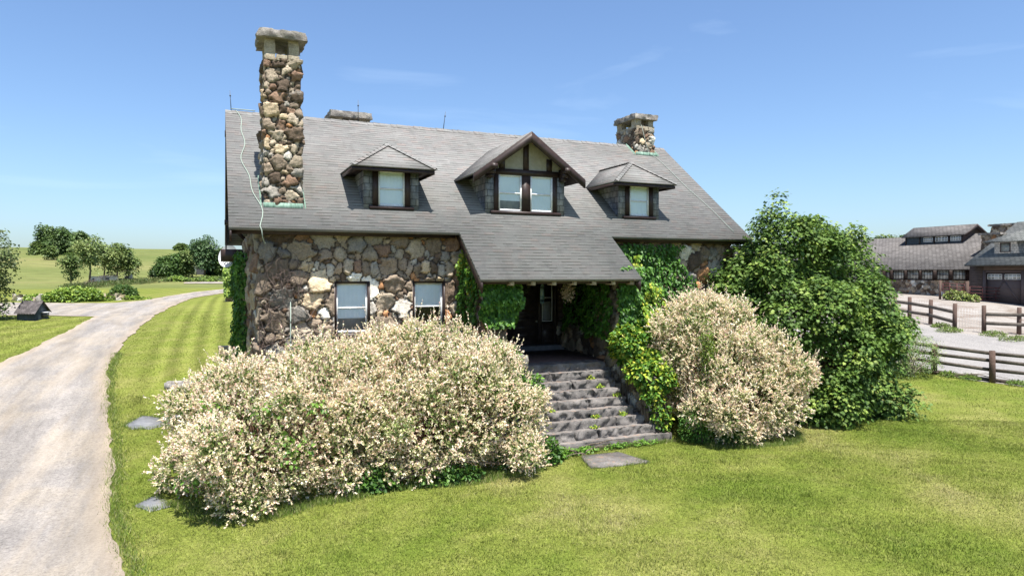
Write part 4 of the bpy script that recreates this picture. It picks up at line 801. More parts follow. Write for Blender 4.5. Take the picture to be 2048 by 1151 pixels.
# ivy: right of the porch and on the right wall
iv = thing('wall_ivy', 'dark green ivy on the front wall right of the porch, below the eave', 'ivy', (13, 18.4, 2))
mb = MB(); ivy_patch(mb, r, (11.3, 18.42, 1.2), (4.0, 0, 0), (0, 0, 4.3), (0, -1, 0), 7600, IVYG, .11, .2, lambda a, b: (a < .72+.1*np.sin(b*12)+.15*(b < .5)), seed=9)
ivy_patch(mb, r, (11.1, 17.2, 3.4), (.6, 0, 0), (0, 0, 1.7), (0, -1, 0), 500, IVYY, .1, .35, lambda a, b: np.abs(a-.5) < .5-.35*b, seed=10); mb.build('foliage', LEAF, iv)
iv = thing('porch_ivy', 'deep green creeper covering the right pier and inner side of the porch', 'ivy', (11, 17, 2.5))
mb = MB(); ivy_patch(mb, r, (10.55, 16.9, 2.0), (1.15, 0, 0), (0, 0, 2.75), (0, -1, 0), 3600, IVYG+[((.12, .26, .03), 2)], .11, .25, seed=11)
ivy_patch(mb, r, (10.6, 16.95, 2.3), (0, 3.0, 0), (0, 0, 2.5), (-1, 0, 0), 3000, IVYG, .11, .3, lambda a, b: b > .12+.25*a*np.abs(np.sin(a*7)), seed=12); ivy_patch(mb, r, (11.6, 16.9, 1.5), (0, 1.5, 0), (0, 0, 3.2), (1, 0, 0), 1500, IVYG, .11, .25, seed=13)
ivy_patch(mb, r, (11.2, 16.8, 2.0), (.9, 0, 0), (0, 0, 2.3), (0, -1, 0), 1100, IVYY, .095, .4, lambda a, b: np.abs(a-.5) < .5*np.sin(.4+b*2.4), seed=14)
mb.build('foliage', LEAF, iv)
def mound(name, label, cat, bl, n, pal, size, kind, seed, depth=.25, mt=LEAF, group=None, lump=.2, up=.6, zmin=gz, wid=.8):
    r = np.random.RandomState(seed); b = bl[0]; th = thing(name, label, cat, (b[0], b[1], T(b[0], b[1])), group); P, Nn = blobs_sample(bl, n, depth, lump, seed, zmin, 2.2)
    D = nrmz(Nn*.7+r.normal(0, .5, P.shape)+np.array([0, 0, -.35])); N = nrmz(Nn*.6+np.array([0, 0, up])+r.normal(0, .3, P.shape)); mb = MB(); leaves(mb, P, D, N, size*r.uniform(.65, 1.3, n), size*wid, kind, mixcol(r, n, pal)); mb.build('foliage', mt, th)
    tp, _ = blobs_sample(bl, 12, .3, .1, seed, zmin); stems('stems', (b[0], b[1], T(b[0], b[1])), tp, .02, th, seed=seed); return th
mound('creeper_mound', 'upper yellow green creeper mound over the right side of the porch steps', 'creeper', [(10.75, 16.6, 2.55, .55, .5, .55), (11.25, 16.8, 2.7, .5, .5, .5)], 2600, IVYY+IVYG[:2], .115, 'ivy', 201, zmin=lambda P: P[:, 2]*0+1.8)
mound('creeper_mound', 'lower golden green creeper mound bulging over the right edge of the steps', 'creeper', [(10.85, 15.9, 1.85, .5, .5, .45), (11.3, 15.75, 1.65, .45, .45, .45), (10.95, 15.7, 1.45, .35, .35, .5), (11.2, 16.1, 2.1, .35, .4, .35)], 2600, IVYY+IVYG[:1], .11, 'ivy', 202, .35, zmin=lambda P: P[:, 2]*0+1.0)
mound('creeper', 'thin green creeper trailing beside the lower steps on the right', 'creeper', [(11.2, 15.55, .6, .3, .25, .6), (11.0, 15.6, .9, .2, .2, .4)], 450, IVYY+IVYG, .1, 'ivy', 203, .5)
mound('dried_flowers', 'pale dried flower bunch hanging under the porch eave before the dark doorway', 'flowers', [(9.5, 17.9, 4.0, .17, .12, .22)], 260, CREAM, .05, 'blade', 212, .5, zmin=lambda P: P[:, 2]*0+3) if 0 else None
mound('evergreen_shrub', 'small glossy dark green shrub at the foot of the steps by the right willow', 'shrub', [(12.0, 14.75, .5, .7, .6, .6), (12.5, 14.4, .4, .55, .4, .45)], 5200, [((.05, .13, .02), 3), ((.09, .2, .03), 2), ((.15, .28, .05), .7)], .06, 'blade', 204, mt=GLOSSLEAF, wid=.45)
mound('creeper', 'leafy green vine climbing between the left willow and the step pier', 'creeper', [(6.75, 16.15, 2.0, .5, .45, .65), (7.1, 15.7, 1.5, .45, .4, .55), (6.5, 16.5, 2.4, .45, .4, .45)], 2600, IVYG+[((.17, .33, .04), 3)], .11, 'ivy', 205)
mound('wild_vine', 'bright green grape vine leaves poking through the left end of the willow', 'vine', [(.25, 14.0, 1.3, .45, .28, .3), (1.25, 13.5, 1.2, .4, .25, .35), (-.1, 14.8, 1.75, .35, .3, .3), (.9, 14.0, 1.9, .35, .3, .25), (-.45, 14.1, .7, .35, .3, .35), (1.8, 14.0, 1.85, .3, .2, .2)], 420, [((.12, .24, .035), 3), ((.18, .31, .05), 2)], .1, 'ivy', 206, .4)
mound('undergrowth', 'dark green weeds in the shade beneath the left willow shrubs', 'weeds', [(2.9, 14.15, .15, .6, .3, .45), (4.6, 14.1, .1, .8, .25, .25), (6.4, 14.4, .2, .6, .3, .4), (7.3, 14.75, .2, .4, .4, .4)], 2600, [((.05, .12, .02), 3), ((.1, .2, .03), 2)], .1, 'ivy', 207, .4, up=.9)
mound('undergrowth', 'low green weeds along the foot of the bottom step', 'weeds', [(8.3, 15.05, .03, .6, .15, .16), (9.5, 15.1, .03, .5, .12, .14), (10.3, 15.1, .03, .5, .12, .12), (7.6, 14.9, .05, .35, .25, .3)], 1700, [((.12, .25, .03), 3), ((.2, .36, .05), 2)], .06, 'ivy', 208, .5, up=.9)
mound('arborvitae', 'narrow yellow green evergreen spike rising within the right willow', 'shrub', [(12.05, 14.75, 2.4, .24, .24, 1.0), (12.25, 14.85, 2.0, .24, .2, .8)], 3200, [((.10, .18, .02), 3), ((.2, .28, .03), 2)], .05, 'blade', 209, .3, wid=.4, lump=.3)
for k, (x, j, n) in enumerate(((8.1, 3, 60), (9.35, 2, 70), (9.9, 5, 60), (10.2, 2, 90), (10.3, 4, 90), (9.75, 6, 40), (7.9, 4, 60), (9.15, 1, 40), (8.05, 5, 50))):
    y = D9+TRD*j+.17; z = RIS*(j+1); rr = np.random.RandomState(300+k); P = np.stack([x+rr.normal(0, .05, n), y+rr.normal(0, .05, n), z+np.abs(rr.normal(0, .04, n))], 1)
    w = ['fourth', 'third', 'sixth', 'third', 'fifth', 'seventh', 'fifth', 'second', 'sixth'][k]; side = ['left', 'middle', 'right', 'far right', 'far right', 'middle', 'left', 'middle', 'left'][k]
    mb = MB(); leaves(mb, P, rr.normal(size=P.shape)+(0, -.3, .5), np.tile([0, -.2, 1.], (n, 1))+rr.normal(0, .3, P.shape), .06, .04, 'ivy', mixcol(rr, n, IVYY)); setp(mb.build('step_weed', LEAF), 'tuft of bright green weed at the %s of the %s step from the bottom' % (side, w), 'weed', 'weeds growing on the steps')
# dead vine stems on the stone corner
dv = thing('dead_vine', 'bare grey brown vine twigs clinging to the upper left corner of the stone wall', 'vine', (1.2, 18.4, 1)); mb = MB(); r = np.random.RandomState(9)
for k in range(46):
    x = r.uniform(1.0, 2.3); z = r.uniform(1.2, 4.2); p = [np.array([x, 18.37, z])]; d = np.array([r.normal(0, .5), 0, r.uniform(.3, 1)])
    for j in range(9): d = nrmz(d+np.array([r.normal(0, .45), 0, r.normal(-.05, .4)])); p.append(np.clip(p[-1]+d*.13, (.95, 18.2, .8), (2.7, 18.42, 5.3))+(0, r.normal(0, .02), 0))
    mb.tube(p, np.linspace(.011, .004, len(p)), 4, cap=False)
for k in range(20):
    x = r.uniform(1.2, 1.9); z = r.uniform(4.4, 5.2); p = [np.array([x, 18.35, z])]
    for j in range(10): p.append(p[-1]+np.array([r.normal(0, .08), r.normal(0, .02), r.normal(-.06, .07)])); p[-1][1] = min(p[-1][1], 18.42)
    mb.tube(p, .005, 4, cap=False)
mb.build('twigs', mat('dead_twig', lambda g: (.13, .10, .085), .9, .1), dv)

# maple
def leafy(name, label, cat, base, bl, nclus, per, pal, seed, lsize=.11, spread=.3, kind='maple', trunk_r=.07, nst=12, group=None, mt=GLOSSLEAF, depth=.16, lump=.2, trunk=None, freq=1.0, wid=.95, zmin=gz, tcol=BARK):
    r = np.random.RandomState(seed); bz = T(base[0], base[1]); th = thing(name, label, cat, (base[0], base[1], bz), group); P, Nn = blobs_sample(bl, nclus, depth, lump, seed, zmin, freq); mb = MB(); n = nclus*per
    C = np.repeat(P, per, 0); NN = np.repeat(Nn, per, 0); tilt = nrmz(NN*.55+np.array([0, 0, .9])+np.repeat(r.normal(0, .25, P.shape), per, 0)); a = nrmz(np.cross(tilt, r.normal(size=C.shape))); rho = np.sqrt(r.rand(n, 1))*spread*np.repeat(r.uniform(.6, 1.3, (nclus, 1)), per, 0)
    pos = C+a*rho-np.array([0, 0, 1.])*(rho**2/spread)*.5+NN*r.uniform(-.5, .7, (n, 1))*spread*.6; D = nrmz(a+NN*.4+np.array([0, 0, -.45])+r.normal(0, .25, C.shape)); N = nrmz(tilt+r.normal(0, .33, C.shape))
    cc = np.repeat(mixcol(r, nclus, pal, .1), per, 0)*(1+r.normal(0, .12, (n, 1))); leaves(mb, pos, D, N, lsize*r.uniform(.7, 1.2, n), lsize*wid, kind, np.clip(cc, .005, .9)); mb.build('crown', mt, th)
    if trunk:
        m = MB(); p = np.array(trunk, float); rr = np.linspace(trunk_r, trunk_r*.35, len(p)); m.tube(p, rr, 8)
        tp, _ = blobs_sample(bl, nst, .25, .1, seed+2, zmin)
        for t in tp: q = p[r.randint(len(p)//2, len(p)-0)] if len(p) > 2 else p[-1]; m.tube([q, (q+t)/2+(0, 0, -.05*np.linalg.norm(t-q)), t], [trunk_r*.45, trunk_r*.28, trunk_r*.08], 5, cap=False)
        m.build('trunk', tcol, th, smooth=True)
    else:
        tp, _ = blobs_sample(bl, nst, .3, .1, seed+2, zmin); stems('trunk', (base[0], base[1], bz-.1), tp, trunk_r, th, k=6, seed=seed, sag=.1, m=tcol)
    return th
MAPG = [((.085, .155, .026), 3.4), ((.125, .205, .036), 3), ((.05, .10, .018), 2.4), ((.22, .30, .055), 1.3)]
MB_ = [(18.2, 17.2, 2.4, 2.7, 2.2, 2.3), (17.2, 17.2, 4.0, 1.7, 1.6, 1.7), (16.75, 16.9, 5.3, .75, .75, 1.1), (18.2, 17.0, 4.7, 1.0, 1.0, 1.0), (19.6, 17.0, 4.0, 1.2, 1.3, 1.5), (19.75, 16.7, 2.3, 1.35, 1.5, 1.8), (16.9, 16.2, 2.3, 1.6, 1.5, 1.9), (15.3, 17.4, 3.2, 1.1, 1.1, 1.2), (18.0, 16.0, 1.5, 2.2, 1.4, 1.4), (16.7, 16.9, 6.5, .24, .24, .85), (16.2, 17.0, 6.0, .25, .25, .7), (17.3, 17.0, 6.1, .2, .2, .55), (18.4, 17.0, 6.0, .2, .2, .6), (20.1, 16.9, 5.5, .3, .3, .85), (18.9, 16.95, 5.7, .28, .28, .55), (17.6, 16.9, 5.9, .3, .3, .45), (19.5, 17.1, 5.3, .35, .35, .5), (18.8, 15.9, 1.2, 1.4, 1.2, 1.1)]
leafy('maple', 'large many stemmed dark green maple shrub at the right end of the house', 'tree', (18.5, 17.2), clumps(MB_, 70, .3, .6, 77), 4300, 18, MAPG, 401, .108, .34, trunk_r=.07, nst=40)
leafy('garden_shrub', 'light airy shrub with pale twigs behind the near fence, beside the maple', 'shrub', (26.6, 19.7), [(26.4, 19.6, 1.2, 1.2, .8, .9), (27.3, 19.7, 1.3, .9, .7, .7), (26.4, 20.0, 2.0, 1.1, .7, .7)], 520, 12, [((.16, .24, .06), 3), ((.11, .18, .04), 2), ((.3, .33, .14), 1)], 402, .075, .22, kind='blade', wid=.5, trunk_r=.02, nst=70, depth=.3, mt=LEAF, tcol=mat('pale_twig', lambda g: (.32, .27, .21), .8, .2))
# trees on the left, surveyed on the ground
FARG = [((.11, .17, .04), 3), ((.15, .21, .055), 3), ((.07, .115, .03), 2), ((.2, .25, .075), 1)]
LIGHTG = [((.19, .25, .075), 3), ((.26, .31, .10), 2), ((.13, .19, .055), 2)]
def far_tree(name, label, px, py, top, halfw, pal, seed, lob=5, clear=.25, cat='tree', group=None, dens=1.0, ls=None, trunk=True, tr=None, fac=2):
    g = gp(px, py); b = np.array([g[0], g[1], T(*g)]); dist = proj(b)[2]; h = (py-top)*dist/1365.; w = halfw*dist/1365.; r = np.random.RandomState(seed); bl = []
    lob = lob*fac
    for k in range(lob):
        a = 6.283*k/lob+r.uniform(0, 1); q = r.uniform(.3, .85); zc = clear+(1-clear)*r.uniform(.2, .85); s = r.uniform(.2, .42)
        bl.append((b[0]+q*w*math.cos(a), b[1]+q*w*math.sin(a), b[2]+h*zc, w*s, w*s, h*(1-clear)*.28*r.uniform(.8, 1.2)))
    bl.append((b[0]-w*.1, b[1], b[2]+h*(clear+(1-clear)*.48), w*.45, w*.45, h*(1-clear)*.36)); bl.append((b[0]+w*.1, b[1], b[2]+h*.84, w*.38, w*.38, h*.17))
    ls = ls or dist*.0024; ncl = int(300*dens*max(1, w*h/18)**.5)
    return leafy(name, label, cat, (b[0], b[1]), bl, ncl, 13, pal, seed, ls, ls*2.4, kind='ivy', trunk_r=tr or max(.06, h*.022), nst=16, depth=.28, lump=.3, mt=LEAF, group=group, freq=2.5/max(w, .5),
        trunk=[(b[0], b[1], b[2]-.2), (b[0]+.1*w, b[1], b[2]+h*.3), (b[0]-.05*w, b[1], b[2]+h*.6), (b[0], b[1], b[2]+h*.85)] if trunk else None)
GT = 'trees on the meadow left of the house'
far_tree('oak_tree', 'largest dark rounded tree on the hill crest, the middle of the hilltop clump', 118, 508, 455, 33, [((.08, .14, .035), 3), ((.12, .185, .05), 2), ((.05, .09, .025), 2)], 501, 8, .02, group=GT, dens=2.6)
far_tree('oak_tree', 'dark tree at the right of the hilltop clump', 150, 507, 468, 27, [((.07, .12, .03), 3), ((.11, .165, .045), 2)], 502, 6, .02, group=GT, dens=2)
far_tree('oak_tree', 'dark tree at the left side of the hilltop clump', 100, 508, 466, 20, [((.09, .15, .035), 3), ((.12, .18, .05), 2)], 512, 6, .02, group=GT, dens=2)
far_tree('small_tree', 'small separate tree left of the hilltop clump', 76, 509, 484, 12, FARG, 503, 5, .1, group=GT)
far_tree('small_tree', 'tiny slim tree just below the hilltop clump', 102, 519, 494, 7, FARG, 504, 4, .35, group=GT)
far_tree('ash_tree', 'slim sparse tree standing alone at the foot of the meadow, left of the others', 141, 573, 507, 17, FARG, 505, 5, .3, group=GT, dens=0.50)
far_tree('ash_tree', 'tall tree with a bare forked trunk and a broad light crown', 178, 568, 474, 30, LIGHTG, 506, 7, .42, group=GT, dens=0.68)
far_tree('ash_tree', 'thin leaning tree between the tall forked one and the pair', 207, 562, 488, 22, LIGHTG, 507, 6, .4, group=GT, dens=0.56)
far_tree('ash_tree', 'bushy light green tree with low branches, left one of the pair by the brown shed', 233, 560, 483, 24, LIGHTG, 508, 7, .22, group=GT, dens=0.87)
far_tree('ash_tree', 'bushy tree beside the brown shed, right one of the pair', 251, 559, 494, 21, FARG, 509, 6, .22, group=GT, dens=0.74)
far_tree('crab_apple_tree', 'tree with loose drooping branches cut by the left edge of the photograph', -22, 640, 466, 54, [((.10, .14, .045), 3), ((.14, .18, .06), 2), ((.07, .1, .03), 2)], 510, 8, .1, dens=1.2, ls=.12)
far_tree('conifer', 'pointed dark green tree among the shrubs behind the driveway', 362, 556, 499, 19, FARG, 511, 5, .1, dens=1.4)
far_tree('elm_tree', 'upright blue green tree in front of the white shed roof', 408, 556, 474, 24, [((.07, .13, .045), 3), ((.1, .17, .06), 2)], 513, 7, .22, dens=1.5)
far_tree('shrub', 'round dark shrub at the left end of the shrubs behind the driveway', 324, 553, 530, 17, [((.05, .10, .025), 3), ((.08, .14, .035), 2)], 514, 5, .0, 'shrub', dens=1.6, trunk=False, tr=.03)
far_tree('shrub', 'wide dark green shrub below the pointed tree', 346, 556, 514, 26, [((.06, .12, .025), 3), ((.1, .17, .04), 2)], 515, 6, .0, 'shrub', dens=2, trunk=False, tr=.03)
far_tree('shrub', 'dark shrub between the elm and the corner of the house', 432, 553, 520, 14, [((.045, .09, .025), 3), ((.07, .12, .035), 2)], 516, 5, .0, 'shrub', dens=1.4, trunk=False, tr=.03)
far_tree('shrub', 'tall leafy shrub close against the left edge of the house roof', 447, 556, 492, 13, [((.09, .15, .035), 3), ((.06, .11, .03), 2)], 517, 5, .0, 'shrub', dens=1.4, trunk=False, tr=.03)
far_tree('small_tree', 'faint lone tree on the hill crest above the shrubs', 363, 501, 488, 9, FARG, 518, 4, .2, group=GT)
# distant trees behind the barn
for k, (px, w, top) in enumerate(((1672, 26, 466), (1740, 40, 469), (1800, 30, 471), (1640, 20, 470))):
    d = ray(px, 520); t = 115/np.dot(d, _f); x, y = d[0]*t, d[1]*t; z = T(x, y); zt = CAMH+(547-top)/1365*115; wr_ = w*115/1365; bl = [(x+q*wr_*.6*_r[0], y+q*wr_*.6*_r[1], z+(zt-z)*(.62+.03*abs(q)), wr_*.5, wr_*.5, (zt-z)*.36) for q in (-1, -.3, .4, 1)]
    leafy('background_tree', 'distant green treetop above the barn roof, %s' % ('directly right of the maple crown', 'left of the rooftop windows', 'just against the rooftop windows', 'behind the maple crown')[k], 'tree', (x, y), bl, 260, 12, FARG, 530+k, .4, .9, kind='ivy', trunk_r=.2, nst=6, mt=LEAF, group='trees behind the barn', trunk=[(x, y, z-.2), (x, y, z+(zt-z)*.6)])

# overgrown dry wall, shrub, sheds
wl = thing('dry_stone_wall', 'ruined low stone wall along the far side of the driveway', 'wall', (-9, 61, 2.4))
wa, wb = np.array([-15.2, 66.0]), np.array([-6.3, 63.5]); wc = np.array([-10.4, 60.3])
stones('stone_wall', [(-14.6, 63.8), (-11.0, 60.4), (-7.0, 62.6), (-6.6, 63.2), (-10.8, 61.4), (-14.2, 64.4)], 2.2, 3.0, STONE, wl, closed=True, res=.12, rmax=.3, rmin=.12, amp=.1, seed=71, bright=1.2, top=lambda s: 2.78+.12*np.sin(s*2.3)+.06*np.sin(s*7))
YG = [((.22, .33, .05), 3), ((.32, .42, .07), 2), ((.13, .22, .04), 2)]
mound('wall_creeper', 'big yellow green creeper heap covering the dry stone wall', 'creeper', [(-10.3, 60.6, 2.75, 1.3, .8, .75), (-9.3, 61.2, 2.8, 1.1, .7, .6), (-11.4, 61.0, 2.7, .7, .5, .4), (-12.8, 62.7, 2.65, .9, .5, .22), (-8.2, 62.2, 2.65, .7, .4, .2)], 3600, YG, .2, 'ivy', 601)
mound('round_shrub', 'small dark round shrub at the end of the dry stone wall', 'shrub', [(-7.1, 64.2, 2.9, 1.1, .8, .75)], 1500, [((.06, .12, .025), 3), ((.1, .17, .035), 2)], .17, 'ivy', 602)
mound('driveway_weeds', 'low bright green weeds beside the round shrub along the drive', 'weeds', [(-6.6, 62.8, 2.45, 1.4, .35, .28), (-8.6, 61.4, 2.4, 1.2, .3, .2)], 1200, YG, .15, 'ivy', 603, up=.9)
far_tree('tall_weeds', 'band of tall pale weeds in front of the shrubs behind the drive', 352, 562, 554, 28, FARG+YG, 604, 3, .0, 'weeds', dens=1.2, trunk=False, tr=.02)
far_tree('tall_weeds', 'yellow green weeds by the small white path near the house', 420, 561, 554, 28, FARG+YG[:1], 605, 3, .0, 'weeds', dens=1, trunk=False, tr=.02)
bp = [gp(*p) for p in ((150, 577), (190, 573), (230, 570), (270, 567), (310, 563.5), (340, 562))]; bl_ = []
for i in range(len(bp)-1):
    for t in (0, .33, .66): q = bp[i]+(bp[i+1]-bp[i])*t; bl_.append((q[0], q[1], T(*q), 1.6, 1.3, .55))
o = mound('tall_grass', 'band of tall dark unmown grass along the lower edge of the meadow', 'grass', bl_, 5200, [((.09, .14, .035), 3), ((.13, .17, .05), 2), ((.17, .16, .07), 1)], .3, 'blade', 611, .4, wid=.25, up=.1)
def shed(name, label, px0, px1, py, h, depth, mt, roofm, cat='shed'):
    a = gp(px0, py); b = gp(px1, py); b = a+(b-a); z = min(T(*a), T(*b)); L = np.linalg.norm(b-a); u = (b-a)/L; n = np.array([-u[1], u[0]]); th = thing(name, label, cat, (a[0], a[1], z))
    c = a+n*depth; d = b+n*depth; m = MB(); m.add([(*a, z-.2), (*b, z-.2), (*d, z-.2), (*c, z-.2), (*a, z+h), (*b, z+h), (*d, z+h*.9), (*c, z+h*.9)], Q=[(0, 1, 5, 4), (1, 2, 6, 5), (2, 3, 7, 6), (3, 0, 4, 7), (3, 2, 1, 0)]); m.build('wall', mt, th)
    e = .15; m = MB(); m.slab([(*(a-u*e-n*e), z+h+.03), (*(b+u*e-n*e), z+h+.03), (*(d+u*e+n*e), z+h*.9+.03), (*(c-u*e+n*e), z+h*.9+.03)], .08); m.build('roof', roofm, th)
    m = MB(); q = a+u*L*.3; q2 = a+u*L*.55; m.add([(*(q-n*.02), z), (*(q2-n*.02), z), (*(q2-n*.02), z+h*.75), (*(q-n*.02), z+h*.75)], Q=[(0, 1, 2, 3)]); m.build('door', DARKMET, th)
shed('shed', 'small white shed between the meadow trees', 180, 196, 567, .95, 1.5, WHITE, GREYMET); shed('shed', 'low grey run in shed half hidden behind the pair of trees', 202, 232, 565, .9, 1.5, GREYMET, DARKMET); shed('shed', 'small dark brown shed to the right of the pair of trees', 249, 265, 556.5, .75, 1.2, WHITE, BROWN)
shed('shed', 'long white roofed shed behind the shrubs near the house corner', 372, 440, 549, 1.3, 5, WHITE, WHITE)
# well house
wa = gp(34, 640.5); wb = gp(69, 641.5); th = thing('well_house', 'little blue black shed with a rusty corrugated tin roof beside the driveway', 'shed', (wa[0], wa[1], T(*wa)))
z = T(*wa)-.05; u = nrmz(wb-wa); n = np.array([-u[1], u[0]]); L = np.linalg.norm(wb-wa); hw = .5; hr = 1.05; dp = 1.5
A0 = wa; B0 = wb; C0 = gp(97, 635.5); D0 = A0+(C0-B0); n = nrmz(C0-B0); M0 = (A0+D0)/2; M1 = (B0+C0)/2
m = MB(); m.add([(*A0, z), (*B0, z), (*C0, z), (*D0, z), (*A0, z+hw), (*B0, z+hw), (*C0, z+hw), (*D0, z+hw), (*M0, z+hr), (*M1, z+hr)], P=[[0, 1, 5, 4], [1, 2, 6, 9, 5], [2, 3, 7, 6], [3, 0, 4, 8, 7]]); m.build('wall', NAVY, th)
m = MB(); ncr = 56
for (E0, E1) in ((A0, B0), (D0, C0)):
    V = []; out = nrmz((E0-M0)); 
    for k in range(ncr+1):
        t = -.12+1.24*k/ncr; zz = .03*math.sin(k*math.pi/2)
        p = M0+(M1-M0)*t; e = E0+(E1-E0)*t+out*.18; V += [(*p, z+hr+.03+zz), (*e, z+hw-.08+zz)]
    m.add(V, Q=[(2*k, 2*k+1, 2*k+3, 2*k+2) for k in range(ncr)])
m.build('tin_roof', TIN, th)
m = MB(); c = B0*.35+C0*.65; m.box(c[0]-.05, c[0]+.2, c[1]-.3, c[1]+.3, z+.2, z+.42); m.build('side_box', DARKMET, th); m = MB(); m.box(c[0]-.05, c[0]+.25, c[1]-.34, c[1]+.34, z+.42, z+.46); m.build('side_box_lid', GREYMET, th)
# ivied gate pillar beyond the house corner
pg = gp(455, 603); th = thing('ivied_post', 'ivy wrapped post far behind the rear left corner of the house', 'post', (pg[0], pg[1], T(*pg))); z = T(*pg)
stones('stone_base', [(pg[0]-.05, pg[1]), (pg[0]+.75, pg[1]), (pg[0]+.75, pg[1]+.7), (pg[0]-.05, pg[1]+.7)], z-.2, z+.7, STONE, th, closed=True, res=.08, rmax=.2, seed=88)
m = MB(); m.box(pg[0]+.1, pg[0]+.5, pg[1]+.2, pg[1]+.5, z+.7, z+3.8); m.build('post', BROWN, th); mb = MB(); r = np.random.RandomState(3)
ivy_patch(mb, r, (pg[0]-.25, pg[1]-.0, z+.5), (.5, 0, 0), (0, 0, 2.9), (0, -1, 0), 700, YG, .2, .3, seed=3); mb.build('foliage', LEAF, th)

# ------------------------------------------------------------------ fences
def fence(name, label, posts, hgt, rails, pr=.09, skip=(), wire=(), post_m=POSTM, rail_m=FENCEM, rail_h=.13, off=-.1, group=None):
    th = thing(name, label, 'fence', (*posts[0], T(*posts[0])), group)
    for k, p in enumerate(posts):
        m = MB(); z = T(*p); l1, l2 = .02*math.sin(k*2.3), .03*math.sin(k*1.7+1); m.tube([(p[0], p[1], z-.2), (p[0]+l1*.5, p[1]+l2*.5, z+hgt*.5), (p[0]+l1, p[1]+l2, z+hgt*(1+.03*math.sin(k*5)))], [pr*1.08, pr, pr*.95], 9); m.build('post', post_m, th)
    for k in range(len(posts)-1):
        a = np.array(posts[k]); b = np.array(posts[k+1]); u = nrmz(b-a); n = np.array([-u[1], u[0]])*(pr+.02)*(1 if off < 0 else -1)
        if k not in skip:
            for i, f in enumerate(rails):
                m = MB(); q = .018*math.sin(k*3+i*2); m.bar((*(a+n), T(*a)+hgt*f+q), (*(b+n), T(*b)+hgt*f-q), .04, rail_h); m.build('rail', rail_m, th)
        if k in wire:
            m = MB(); L = np.linalg.norm(b-a)
            for t in np.arange(.0, 1.0, .15/L): p = a+(b-a)*t; z = T(*a)+(T(*b)-T(*a))*t; m.bar((*(p-n*1.3), z+.02), (*(p-n*1.3), z+hgt*.88), .006, .006)
            for zz in np.arange(.05, hgt*.9, .15): m.bar((*(a-n*1.3), T(*a)+zz), (*(b-n*1.3), T(*b)+zz), .006, .006)
            m.build('wire_mesh', GREYMET, th)
    return th
p1 = np.array([28.0, 19.54]); p2 = np.array([28.99, 17.75]); dd = p2-p1
fence('rail_fence', 'nearer dark four rail wooden fence between the lawn and the lane', [tuple(p1+dd*k*1.0) for k in (-3, -2, -1, 0, 1, 2, 3, 4)], 1.27, (.93, .68, .40, .08), pr=.115, rail_h=.14)
up = [gp(1790, 636), gp(1819, 641), gp(1861, 649), gp(1909, 662), gp(1968, 667), gp(2038, 669)]; up = up+[up[-1]+(up[-1]-up[-2])*k for k in (1, 2)]
fence('rail_fence', 'farther two rail wooden fence with wire mesh at the edge of the barnyard', [tuple(p) for p in up], 1.62, (.72, .38), pr=.12, skip=(3,), wire=(1, 2, 3), rail_h=.2, off=1)
gt = [gp(1880, 599), gp(1934, 602), gp(2024, 606)]; gt.append(gt[2]+(gt[2]-gt[1])); 
def gate(label, a, b, h, n):
    th = thing('pipe_gate', label, 'gate', (*a, T(*a)), 'red pipe gates in front of the garage'); u = nrmz(b-a); a2 = a+u*.2; b2 = b-u*.2; m = MB(); za, zb = T(*a), T(*b)
    for i in range(n): f = .15+(h-.15)*i/(n-1); m.tube([(*a2, za+f), (*b2, zb+f)], .03, 6)
    for t in (0, .33, .66, 1): p = a2+(b2-a2)*t; z = za+(zb-za)*t; m.tube([(*p, z+.15), (*p, z+h)], .03, 6)
    m.build('pipe_frame', REDPIPE, th); m = MB(); m.tube([(*b, zb-.2), (*b, zb+h+.25)], .13, 8); m.build('post', POSTM, th)
gate('short six bar red pipe gate left of the yellow shrub', gt[0], gt[1], 1.45, 6); gate('long five bar red pipe gate across the garage front', gt[1], gt[2], 1.25, 5); gate('red pipe gate cut by the right edge of the photograph', gt[2], gt[3], 1.25, 5)
setp(MB().tube([(*gt[0], T(*gt[0])-.2), (*gt[0], T(*gt[0])+1.7)], .1, 8).build('gate_post', POSTM), 'red brown post at the left end of the pipe gates', 'post')
q = gp(1912, 602); mound('yard_shrub', 'yellow green weedy shrub growing at the foot of the red pipe gates', 'shrub', [(q[0]+.6, q[1]-.1, T(*q)+.2, .6, .6, .6), (q[0]+.4, q[1]+.7, T(*q)+.2, .5, .55, .75), (q[0]+.8, q[1]-.9, T(*q)+.15, .5, .5, .4)], 800, [((.16, .22, .05), 3), ((.3, .34, .1), 2), ((.4, .3, .2), .5)], .2, 'ivy', 701)
for k, (px, py, w) in enumerate(((1900, 664, 1.0), (1985, 672, 1.2), (2030, 681, 1.6), (1880, 655, .8))):
    q = gp(px, py); mound('lane_weeds', 'clump of green weeds at the foot of the farther fence, %s' % ('by its fourth post', 'by its fifth post', 'near the right edge', 'by its third post')[k], 'weeds', [(q[0], q[1], T(*q)+.02, w, .4, .25)], 500, [((.13, .2, .04), 3), ((.22, .28, .07), 2)], .13, 'blade', 710+k, up=.2, wid=.3, group='weeds along the farther fence')
q = [p1+dd*t for t in (.25, .6, 1.4, -.6)]
mound('fence_weeds', 'bright tufts of grass growing under the near rail fence', 'weeds', [(p[0], p[1], T(*p)+.02, .45, .4, .2) for p in q], 1500, [((.13, .22, .035), 3), ((.22, .3, .06), 2)], .11, 'blade', 720, up=.2, wid=.25)

